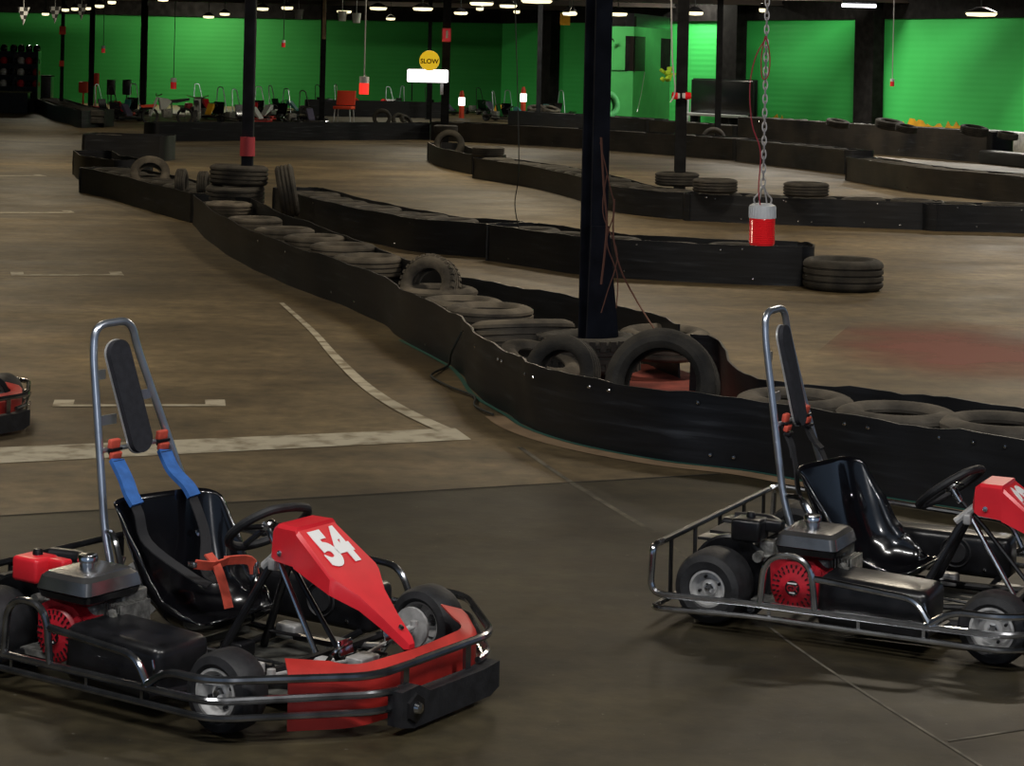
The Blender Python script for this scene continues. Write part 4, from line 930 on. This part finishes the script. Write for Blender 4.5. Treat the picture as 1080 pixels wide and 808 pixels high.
    for i, p in enumerate(sp):
        u = i/(ns-1); t = (sp[min(i+1, ns-1)]-sp[max(i-1, 0)]).normalized(); n_ = Vector((-t.z, 0, t.x)) if True else None
        if n_.x < 0 and u < .5: n_ = -n_
        if n_.z < 0 and u >= .5: n_ = -n_
        for j in range(NT+1):
            q = -1+2*j/NT; wv = ip(wing, u); yy = ip(hw, u)*math.sin(q*math.pi/2*.98)
            off = wv*abs(q)**2.6 + .012*math.cos(q*5)*(1 if u < .5 else 0)
            dn = (.04*abs(q)**4*(1-u*4) if u < .25 else 0)+(-.05*abs(q)**3*((u-.8)*5) if u > .8 else 0)
            pt = p+n_*off*(1.25 if q > 0 else .95)+t*dn; pt.x += .27*yy*(1-.75*u); vs.append((pt.x, yc_+yy, pt.z))
    for i in range(ns-1):
        for j in range(NT): a = i*(NT+1)+j; fs.append([a, a+1, a+NT+2, a+NT+1])
    so = MB().add(vs, fs).build('seat', M['gloss'], e, ang=60)
    sm = so.modifiers.new('thick', 'SOLIDIFY'); sm.thickness = .008; sm.offset = 0
    MB().lathe([(0, .004), (.013, .003), (.014, 0), (0, 0)], Matrix.Translation((.325, yc_+.10, .40)) @ Matrix.Rotation(math.radians(75), 4, 'Y'), 10).build('seat_bolt', M['chrome'], e)
    MB().tube([(.26, -.15, .36), (.24, -.2, .2), (.24, -.28, .08)], .011, 8).build('seat_stay', P_, e); MB().tube([(.32, .26, .36), (.26, .3, .2), (.24, .3, .08)], .011, 8).build('seat_stay', P_, e); MB().tube(fillet([(.13, -.1, .42), (.23, -.17, .44), (.31, -.2, .3), (.34, -.22, .1)], .08), .011, 8).build('seat_stay', P_, e)
    # harness
    padm = M[strap]
    for ys, y2, x2, z2 in ((-.055, -.09, .315, .40), (.19, .15, .34, .40)):
        pth = [(.10, ys, .70), (.13, ys, .66), (.19, (ys+y2)/2, .60), (.245+.2*y2, y2, .56), (.29+.2*y2, y2, .50), (x2+.01+.2*y2, y2+(.03-y2)*.1, z2), (.45, .02+(y2-.02)*.35, .30), (.52, .03+(y2-.03)*.2, .27)] if strap == 'blue' else [(.10, ys, .70), (.13, ys, .64), (.165+.15*ys, ys, .54), (.19+.25*ys, ys, .42), (.26+.25*ys, ys, .3)]
        st = MB().ribbon(pth, .045, .005).build('shoulder_strap', M['webb'], e)
        b_ = MB().ribbon([(.125, ys, .665), (.19, (ys+y2)/2, .605), (.25+.2*y2, y2, .563), (.28+.2*y2, y2, .53)] if strap == 'blue' else [(.115, ys, .665), (.14, ys, .61), (.155+.15*ys, ys, .57)], .058 if strap == 'blue' else .048, .016 if strap == 'blue' else .01).build('strap_pad', padm, st)
        bk = MB().box((.112, ys, .722), (.02, .05, .035), Matrix.Rotation(.15, 3, 'Y'), .006).box((.12, ys, .682), (.02, .05, .028), Matrix.Rotation(.3, 3, 'Y'), .006).build('strap_loop', M['redweb'], st)
        MB().box((.118, ys, .703), (.022, .056, .01), None, .002).build('buckle', M['blackpaint'], st); MB().box((.128, ys, .66), (.02, .056, .012), None, .002).build('buckle', M['blackpaint'], st)
    if strap == 'blue':
        b_ = MB().ribbon([(.51, .11, .335), (.52, .06, .335), (.53, -.0, .34), (.5, -.05, .35)], .035, .006, Vector((.5, 0, 1)))
        b_.ribbon([(.49, .03, .37), (.53, .03, .335), (.57, .025, .27), (.6, .02, .2)], .04, .006)
        b_.ribbon([(.5, .1, .335), (.55, .18, .33), (.56, .2, .28)], .035, .006, Vector((.5, 0, 1)))
        hb = b_.build('lap_belt', M['redweb'], e)
        MB().box((.5, -.06, .35), (.03, .02, .02), None, .004).build('buckle', M['chrome'], hb); MB().box((.565, .2, .3), (.02, .015, .05), None, .004).build('buckle', M['chrome'], hb)
    # steering
    c0 = Vector((.76, .03, .505)); nrm = Vector((-.6, .13, .79)).normalized(); fwd = Vector((.8, 0, .6)); fwd = (fwd-nrm*fwd.dot(nrm)).normalized(); lat = nrm.cross(fwd)
    ring = []
    for k in range(40):
        a = 2*math.pi*k/40; rx_ = .142*math.cos(a); ry_ = .145*math.sin(a)
        if rx_ > .115: rx_ = .115+(rx_-.115)*.5
        ring.append(c0+fwd*rx_+lat*ry_)
    sw = MB().tube(ring, .0155, 10, closed=True).build('steering_wheel', M['rubber'], e)
    b_ = MB()
    for a in (math.pi*.5, -math.pi*.5, math.pi): b_.tube([c0-nrm*.0, c0+(fwd*math.cos(a)+lat*math.sin(a))*.135], .010, 6)
    b_.build('spokes', M['blackpaint'], sw)
    dn_ = -nrm if nrm.z > 0 else nrm
    q_ = Matrix.Translation(c0) @ Vector(-dn_).to_track_quat('Z', 'Y').to_matrix().to_4x4()
    MB().lathe([(0, .014), (.024, .012), (.034, 0), (.034, -.008), (.016, -.016), (.012, -.07), (0, -.07)], q_, 16).build('hub', M['chrome'], sw)
    b = MB().tube([c0+dn_*.04, (.9, .02, .36), (1.12, 0, .12)], .009, 8); b.build('steering_column', M['blackpaint'], e)
    b = MB().tube(fillet([(.66, -.1, .06), (.83, -.03, .40), (.9, 0, .47), (.83, .07, .40), (.66, .14, .06)], .04), .0145, 9); b.build('column_support', M['blackpaint'], e)
    b = MB().tube([(.80, -.035, .385), (.89, -.03, .465), (.95, -.02, .48)], .016, 10).box((.845, -.03, .40), (.03, .05, .04), None, .006).build('support_clamp', M['rim'], e)
    b = MB().tube([(.85, -.02, .41), (1.06, -.03, .075)], .010, 10).build('steering_stay', M['chrome'], e)
    # number plate
    S_ = [(.875, .49, .075, .455, .085), (.885, .535, .085, .44, .10), (.905, .552, .088, .43, .105), (.99, .552, .092, .425, .115), (.995, .540, .094, .42, .118), (1.155, .42, .12, .36, .13), (1.175, .405, .112, .35, .12), (1.235, .355, .066, .31, .07), (1.31, .292, .04, .255, .042), (1.385, .232, .022, .20, .024), (1.40, .215, .014, .20, .016)]
    secs = []
    for x_, zt, wt, zb, wb in S_:
        secs.append([Vector((x_, -wb, zb)), Vector((x_, wb, zb)), Vector((x_+.0, wb*.55+wt*.45, zt-.012)), Vector((x_, wt, zt)), Vector((x_, -wt, zt)), Vector((x_, -(wb*.55+wt*.45), zt-.012))])
    npl = MB().loft(secs).build('number_plate', M['red'], e, 'red steering cover with a white number', ang=25)
    nz = Vector((.12, 0, .16)).normalized(); ty = Vector((-.16, 0, .12)).normalized(); tx = Vector((0, 1, 0)); cc = Vector((1.077, 0, .4795))+nz*.001
    mt = Matrix(((tx.x, ty.x, nz.x, cc.x), (tx.y, ty.y, nz.y, cc.y), (tx.z, ty.z, nz.z, cc.z), (0, 0, 0, 1)))
    text_mesh(num, 'number', M['white'], mt, .2, npl, .011, .001, 0, .74)
    MB().lathe([(0, .005), (.01, .003), (.011, 0), (0, 0)], alongY(.93, -.112, .46), 10).build('plate_bolt', M['chrome'], npl); MB().lathe([(0, .004), (.01, .003), (.011, 0), (0, 0)], Matrix.Translation((1.355, 0, .262)) @ Matrix.Rotation(.7, 4, 'Y'), 10).build('plate_bolt', M['chrome'], npl)
    # front end: spindles, tie rods, pedals, brake cylinder
    b = MB()
    for s in (-1, 1):
        b.tube([(1.08, s*.33, .12), (1.08, s*.5, .129)], .014, 8).box((1.05, s*.36, .13), (.05, .035, .09), None, .006).tube([(1.17, s*.05, .13), (1.13, s*.38, .15)], .007, 8)
        b.lathe([(0, .012), (.014, .01), (.014, -.01), (0, -.012)], Matrix.Translation((1.13, s*.38, .16)), 10)
        b.lathe([(0, .012), (.07, .01), (.07, -.002), (0, -.002)], alongY(1.08, s*.44, .129), 20)
    b.box((1.2, 0, .13), (.07, .1, .03), None, .006)
    b.build('steering_linkage', M['rim'], e)
    for s in (-1, 1):
        MB().tube(fillet([(1.12, s*.17, .07), (1.22, s*.17, .2), (1.22, s*.09, .21)], .03), .008, 8).box((1.22, s*.12, .2), (.012, .07, .05), Matrix.Rotation(-.3, 3, 'Y'), .004).tube([(1.0, s*.17, .1), (1.14, s*.17, .12)], .005, 6).build('pedal', M['chrome'], e)
    b = MB().tube([(.75, .2, .09), (1.05, .15, .11)], .013, 8).tube([(.75, -.16, .08), (.96, -.17, .1)], .012, 8).tube(smooth_path([(.5, -.2, .1), (.7, -.22, .13), (.9, -.12, .1), (1.1, -.18, .12)], 5), .006, 6).tube(smooth_path([(.5, .2, .1), (.7, .12, .12), (.85, .22, .09), (1.2, .13, .12)], 5), .006, 6)
    b.box((.66, .0, .08), (.1, .08, .05), None, .01)
    b.build('brake_line', M['blackpaint'], e)
    MB().box((.70, .23, .1), (.09, .06, .05), None, .012).build('brake_cylinder', M['rim'], e); MB().box((.64, -.2, .1), (.07, .07, .06), None, .012).build('bracket', M['rim'], e); MB().box((.95, .2, .09), (.1, .05, .05), None, .01).tube([(.98, .2, .1), (1.12, .2, .12)], .012, 8).build('bracket', M['rim'], e); MB().box((1.12, -.1, .1), (.06, .05, .09), None, .01).build('bracket', M['rim'], e)
    # left side box
    lb = MB().box((.63, .50, .155), (.54, .15, .17), None, .03).build('side_box', M['blackpaint'], e)
    MB().lathe([(0, .004), (.042, .004), (.045, 0), (.045, -.01), (0, -.01)], alongY(.68, .424, .165), 20).lathe([(.055, .0), (.06, .006), (.065, 0)], alongY(.68, .424, .165), 24).build('round_cap', M['rubber'], lb)
    MB().lathe([(0, .004), (.008, .003), (.009, 0), (0, 0)], alongY(.80, .424, .105), 8).build('bolt', M['chrome'], lb)
    # right side box (between wheel arches)
    rb = MB().box((.64, -.475, .145), (.42, .25, .19), Matrix.Rotation(.04, 3, 'Y'), .035).build('side_box', M['blackpaint'], e)
    MB().tube(smooth_path([(.84, -.614, .2), (.85, -.618, .17), (.845, -.614, .13), (.855, -.616, .11)], 4), .004, 6).build('vent_hose', M['chrome'], rb)
    # engine
    en = MB().box((.33, -.36, .19), (.2, .2, .17), None, .02).box((.4, -.3, .26), (.13, .12, .09), None, .01)
    for k in range(7): en.box((.43+k*.012, -.34, .22), (.005, .14, .11))
    en.box((.3, -.38, .095), (.3, .28, .02)).tube([(.47, -.42, .25), (.5, -.44, .23)], .018, 8)
    en = en.build('engine', M['engine'], e)
    tk = MB()
    for z0_, z1_2, gx, gy in ((.315, .335, .0, .0),): pass
    def rsec(z_, hx, hy, rad=.025, cx=.368, cy=-.42):
        o_ = []
        for qx, qy, a0 in ((1, 1, 0), (-1, 1, 90), (-1, -1, 180), (1, -1, 270)):
            for k in range(5):
                a = math.radians(a0+k*22.5); o_.append(Vector((cx+qx*(hx-rad)+rad*math.cos(a), cy+qy*(hy-rad)+rad*math.sin(a), z_)))
        return o_
    MB().loft([rsec(.322, .115, .13), rsec(.328, .122, .137), rsec(.368, .112, .127), rsec(.382, .096, .11), rsec(.386, .07, .08)]).build('fuel_tank', M['tank'], en, ang=25)
    MB().loft([rsec(.285, .09, .10), rsec(.30, .112, .127), rsec(.3225, .118, .133)]).build('tank_base', M['blackpaint'], en)
    MB().lathe([(0, .045), (.03, .043), (.034, .036), (.034, .02), (.026, .018), (.026, .0), (.034, -.004)], Matrix.Translation((.352, -.415, .384)), 22).build('fuel_cap', M['chrome'], en)
    # starter cover
    Ys = -.47
    b = MB().lathe([(0, .07), (.03, .068), (.05, .062), (.085, .055), (.094, .045), (.096, 0), (0, 0)], alongY(.32, Ys, .172), 32)
    b.prism([(-.08, -.07), (.08, -.07), (.12, .0), (.115, .06), (.06, .10), (-.05, .11), (-.105, .08), (-.1, 0)], 0, .09, Matrix.Translation((.325, Ys+.05, .172)) @ AY)
    b.lathe([(0, .02), (.014, .018), (.014, 0), (0, 0)], alongY(.41, Ys-.03, .235), 10)
    b.build('starter_cover', M['redengine'], en, 'red recoil starter cover')
    b = MB()
    for rr_, nn_ in ((.078, 26), (.062, 20)):
        for k in range(nn_): a = 2*math.pi*k/nn_; b.box((.32+rr_*math.cos(a), Ys-.06 if rr_ < .07 else Ys-.057, .172+rr_*math.sin(a)), (.012, .006, .005), Matrix.Rotation(-a, 3, 'Y'))
    b.build('starter_slot', M['blackpaint'], en)
    MB().lathe([(0, .004), (.028, .004), (.028, 0), (0, 0)], alongY(.32, Ys-.069, .172), 24).build('badge', M['blackpaint'], en)
    text_mesh('GX', 'badge_lettering', M['redengine'], Matrix.Translation((.32, Ys-.074, .170)) @ Matrix.Rotation(math.radians(90), 4, 'X'), .03, en, .001, .0005)
    MB().box((.32, Ys-.0745, .190), (.036, .001, .005)).box((.32, Ys-.0745, .155), (.022, .001, .005)).build('badge_stripe', M['white'], en)
    am = M['red'] if air == 'red' else M['blackpaint']
    b = MB().box((.10, -.41, .345), (.12, .11, .085), None, .014).box((.18, -.38, .36), (.09, .05, .045), None, .01).build('air_box', am, en)
    MB().lathe([(0, .022), (.014, .02), (.018, .01), (.018, 0), (0, 0)], Matrix.Translation((.10, -.40, .387)), 12).build('air_box_knob', M['blackpaint'], en)
    MB().box((.16, -.36, .26), (.06, .06, .08), None, .008).tube([(.14, -.42, .25), (.22, -.42, .25)], .012, 8).lathe([(0, .02), (.02, .02), (.02, -.02), (0, -.02)], alongY(.15, -.44, .25), 12).build('carburettor', M['engine'], en)
    MB().tube(fillet([(.2, -.25, .3), (.1, -.16, .33), (-.04, -.2, .33)], .05), .028, 12).box((.03, -.26, .30), (.24, .16, .012)).build('muffler', M['blackpaint'], e)
    b = MB().tube(fillet([(-.02, -.28, .315), (.05, -.3, .33), (.1, -.27, .335)], .03), .007, 8).build('throttle_rod', M['gold'], e)
    # chain guard arc next to rear wheel
    gp = []
    for k in range(9):
        a = math.radians(-10+k*22); gp.append(Vector((.17*math.cos(a)+.0, -.39, .139+.165*math.sin(a))))
    MB().lathe([(.02, .0), (.165, .0), (.165, .03), (.155, .035), (.02, .006)], alongY(.03, -.385, .15), 32).build('chain_guard', M['blackpaint'], e); MB().box((.0, -.2, .275), (.26, .34, .012), None, .004).box((-.06, -.1, .29), (.12, .1, .05), None, .015).build('rear_cover', M['blackpaint'], e)
    MB().lathe([(0, .004), (.1, .004), (.1, -.004), (0, -.004)], alongY(0, .22, .139), 28).build('brake_disc', M['rim'], e)
    return e
ka = kart((-1.444, 7.784), math.radians(-33.87), 'black go-kart with red number 54 plate and blue harness pads, at the lower left', '54', 'darktube', 'red', 'blue')
kb = kart((1.0434, 8.684), math.radians(-26.49), 'black go-kart with red number 62 plate, at the lower right', '62', 'chrome', 'black', 'webb')
q = G(31, 416, .2); th = math.radians(-33)
lx, ly = 1.5, .33
kc = kart((q.x-(lx*math.cos(th)-ly*math.sin(th)), q.y-(lx*math.sin(th)+ly*math.cos(th))), th, 'go-kart cut off by the left edge, only its black and red nose in view', '48', 'darktube', 'black', 'webb')

# ------------------------------------------------------------------ parked karts far off (small in the picture)
def parked(label, body, group=None):
    e = empty('parked_kart', (0, 0, 0), 0, label, 'kart', group)
    for x_, y_, r_ in ((0, -.5, .14), (0, .5, .14), (1.05, -.52, .13), (1.05, .52, .13)):
        MB().lathe([(.06, -.07), (r_-.02, -.08), (r_, -.05), (r_, .05), (r_-.02, .08), (.06, .07), (0, .03), (0, -.03)], Matrix.Translation((x_, y_, r_)) @ AY, 16).build('wheel', M['rubber'], e)
    b = MB()
    for s in (-1, 1): b.tube(fillet([(-.18, s*.3, .25), (-.18, s*.66, .25), (1.1, s*.66, .14), (1.45, s*.3, .16), (1.5, 0, .16)], .08, 3), .018, 6)
    b.tube([(-.1, -.3, .08), (1.3, -.2, .08)], .02, 6).tube([(-.1, .3, .08), (1.3, .2, .08)], .02, 6).build('frame', M['darktube'], e)
    MB().box((.6, 0, .07), (1.2, .6, .02)).build('floor_pan', M['pan'], e)
    MB().tube(fillet([(.15, -.12, .2), (.05, -.08, 1.1), (.05, .1, 1.1), (.15, .3, .2)], .09, 5), .018, 6).build('roll_hoop', M['galv'] if body != 'dark' else M['blackpaint'], e)
    MB().ribbon([(.25, .05, .6), (.33, .05, .3), (.45, .05, .14), (.68, .05, .2)], .38, .03).build('seat', M['gloss'], e)
    MB().box((.33, -.4, .24), (.25, .25, .26), None, .03).build('engine', M['redengine'] if body == 'red' else M['engine'], e)
    MB().prism([(.9, .42), (.92, .54), (1.02, .55), (1.35, .22), (1.35, .18)], -.1, .1, AY @ Matrix.Identity(4)).build('number_plate', M[{'red': 'red', 'white': 'bikewhite', 'dark': 'purple', 'yellow': 'yellow', 'teal': 'teal'}[body]], e)
    ring = [Vector((.74+.13*math.cos(k*.5236), .14*math.sin(k*.5236), .5+.07*math.cos(k*.5236))) for k in range(12)]; MB().tube(ring, .015, 6, closed=True).build('steering_wheel', M['rubber'], e)
    MB().box((1.3, 0, .12), (.25, .9, .12), None, .03).build('front_fairing', M['redworn'] if body in ('red', 'white') else M['blackpaint'], e)
    return e
PK = [(206, 118, -60, 'red', 'parked kart with dark red hoop between the dirt bike and the white kart'), (232, 119, -100, 'yellow', 'parked kart with a yellow cover left of the white and red kart'), (245, 123, -40, 'white', 'parked kart with white and red bodywork left of the banded column'),
      (272, 119, -90, 'red', 'parked kart with red top just right of the banded column'), (283, 120, -30, 'teal', 'parked purple grey kart right of the banded column'), (302, 121, -120, 'white', 'parked kart with pale parts left of the column behind the red chair'), (318, 118, -70, 'dark', 'dark parked kart beside the column behind the red chair'),
      (333, 116, -50, 'dark', 'dark parked kart left of the red chair'), (352, 112, -20, 'red', 'parked kart half hidden above the red chair'), (408, 112, -60, 'teal', 'parked kart right of the hanging red lamp'), (425, 112, -140, 'red', 'parked kart left of the lit white sign'), (448, 113, -30, 'dark', 'parked kart below the lit white sign'),
      (503, 118, -60, 'dark', 'parked kart right of the red warning post'), (518, 119, -20, 'teal', 'parked kart midway between the red warning posts'), (535, 117, -110, 'yellow', 'parked kart left of the far red warning post'), (607, 120, -60, 'dark', 'parked kart just left of the large column'), (592, 121, -130, 'teal', 'parked kart at the foot of the dark brick pier'),
      (115, 113, -50, 'dark', 'dark parked kart behind the farthest left barrier'), (140, 114, -90, 'teal', 'dark parked kart with a green patch, left of the dirt bike'), (100, 112, -30, 'red', 'parked kart near the red banner at the far left')]
protos = {}
rowk = {}; last = {}
for i in sorted(range(len(PK)), key=lambda i: PK[i][0]):
    opts = sorted((0, 1, 2, 3), key=lambda k_: last.get(k_, -999)); rowk[i] = opts[0]; last[opts[0]] = PK[i][0]
for i, (px, py, a, body, lab) in enumerate(PK):
    if body not in protos: o = parked(lab, body); protos[body] = o
    else: o = copy_tree(protos[body])
    dk = {0: 74.0, 1: 70.0, 2: 78.0, 3: 82.0}[rowk[i]] if not 320 < px < 480 and px < 500 else {0: 80.0, 1: 83.5, 2: 87.0, 3: 90}[rowk[i]] if px > 500 else {0: 86.5, 1: 90.0, 2: 87.5, 3: 91}[rowk[i]]
    p = D(px, py, dk); o.location = (p.x, p.y, 0); o.rotation_euler = (0, 0, math.radians(a)); o['label'] = lab; o['group'] = 'karts parked along the far wall'
# dirt bike
p = D(178, 100, 66.5); p.z = 0; e = empty('dirt_bike', (p.x, p.y, 0), math.radians(205), 'white and red dirt bike among the parked karts', 'motorbike')
for x_ in (-.62, .68):
    MB().lathe([(.24, -.03), (.3, -.05), (.32, 0), (.3, .05), (.24, .03)], Matrix.Translation((x_, 0, .32)) @ AY, 24).tube([(x_, 0, .07), (x_, 0, .57)], .01, 5).tube([(x_-.25, 0, .32), (x_+.25, 0, .32)], .01, 5).build('wheel', M['rubber'], e)
MB().tube([(.68, -.08, .32), (.42, -.08, 1.0)], .025, 6).tube([(.68, .08, .32), (.42, .08, 1.0)], .025, 6).build('fork', M['bench'], e)
MB().tube(fillet([(.36, -.38, 1.12), (.42, -.12, 1.05), (.42, .12, 1.05), (.36, .38, 1.12)], .06), .018, 6).build('handlebar', M['olive'], e)
MB().prism([(.35, .85), (.4, 1.0), (.05, .95), (-.1, .85), (.1, .6), (.3, .55)], -.1, .1, AY).build('tank_shroud', M['bikewhite'], e)
MB().prism([(.0, .9), (-.75, .98), (-.75, .9), (-.3, .8), (.0, .8)], -.08, .08, AY).build('seat', M['blackpaint'], e)
MB().prism([(.45, .75), (1.05, .7), (1.0, .62), (.5, .64)], -.08, .08, AY).build('front_fender', M['orange'], e)
MB().box((.05, 0, .42), (.34, .22, .34), None, .04).tube([(-.1, 0, .4), (-.62, 0, .32)], .04, 6).tube([(.35, 0, .9), (.2, 0, .3)], .03, 6).tube([(-.1, 0, .85), (-.15, 0, .35)], .03, 6).build('engine', M['engine'], e)
p = D(208, 100, 64.5); p.z = 0; e = empty('dirt_bike', (p.x, p.y, 0), math.radians(95), 'second dirt bike seen end-on beside the white and red one', 'motorbike')
for q_ in bpy.data.objects:
    if q_.name.startswith('dirt_bike'): q_.scale = (.85,)*3
src = [o for o in bpy.data.objects if o.name.startswith('dirt_bike') and o != e][0]
for ch in list(src.children): c = ch.copy(); COL.objects.link(c); c.parent = e
print('objects', len(bpy.data.objects))
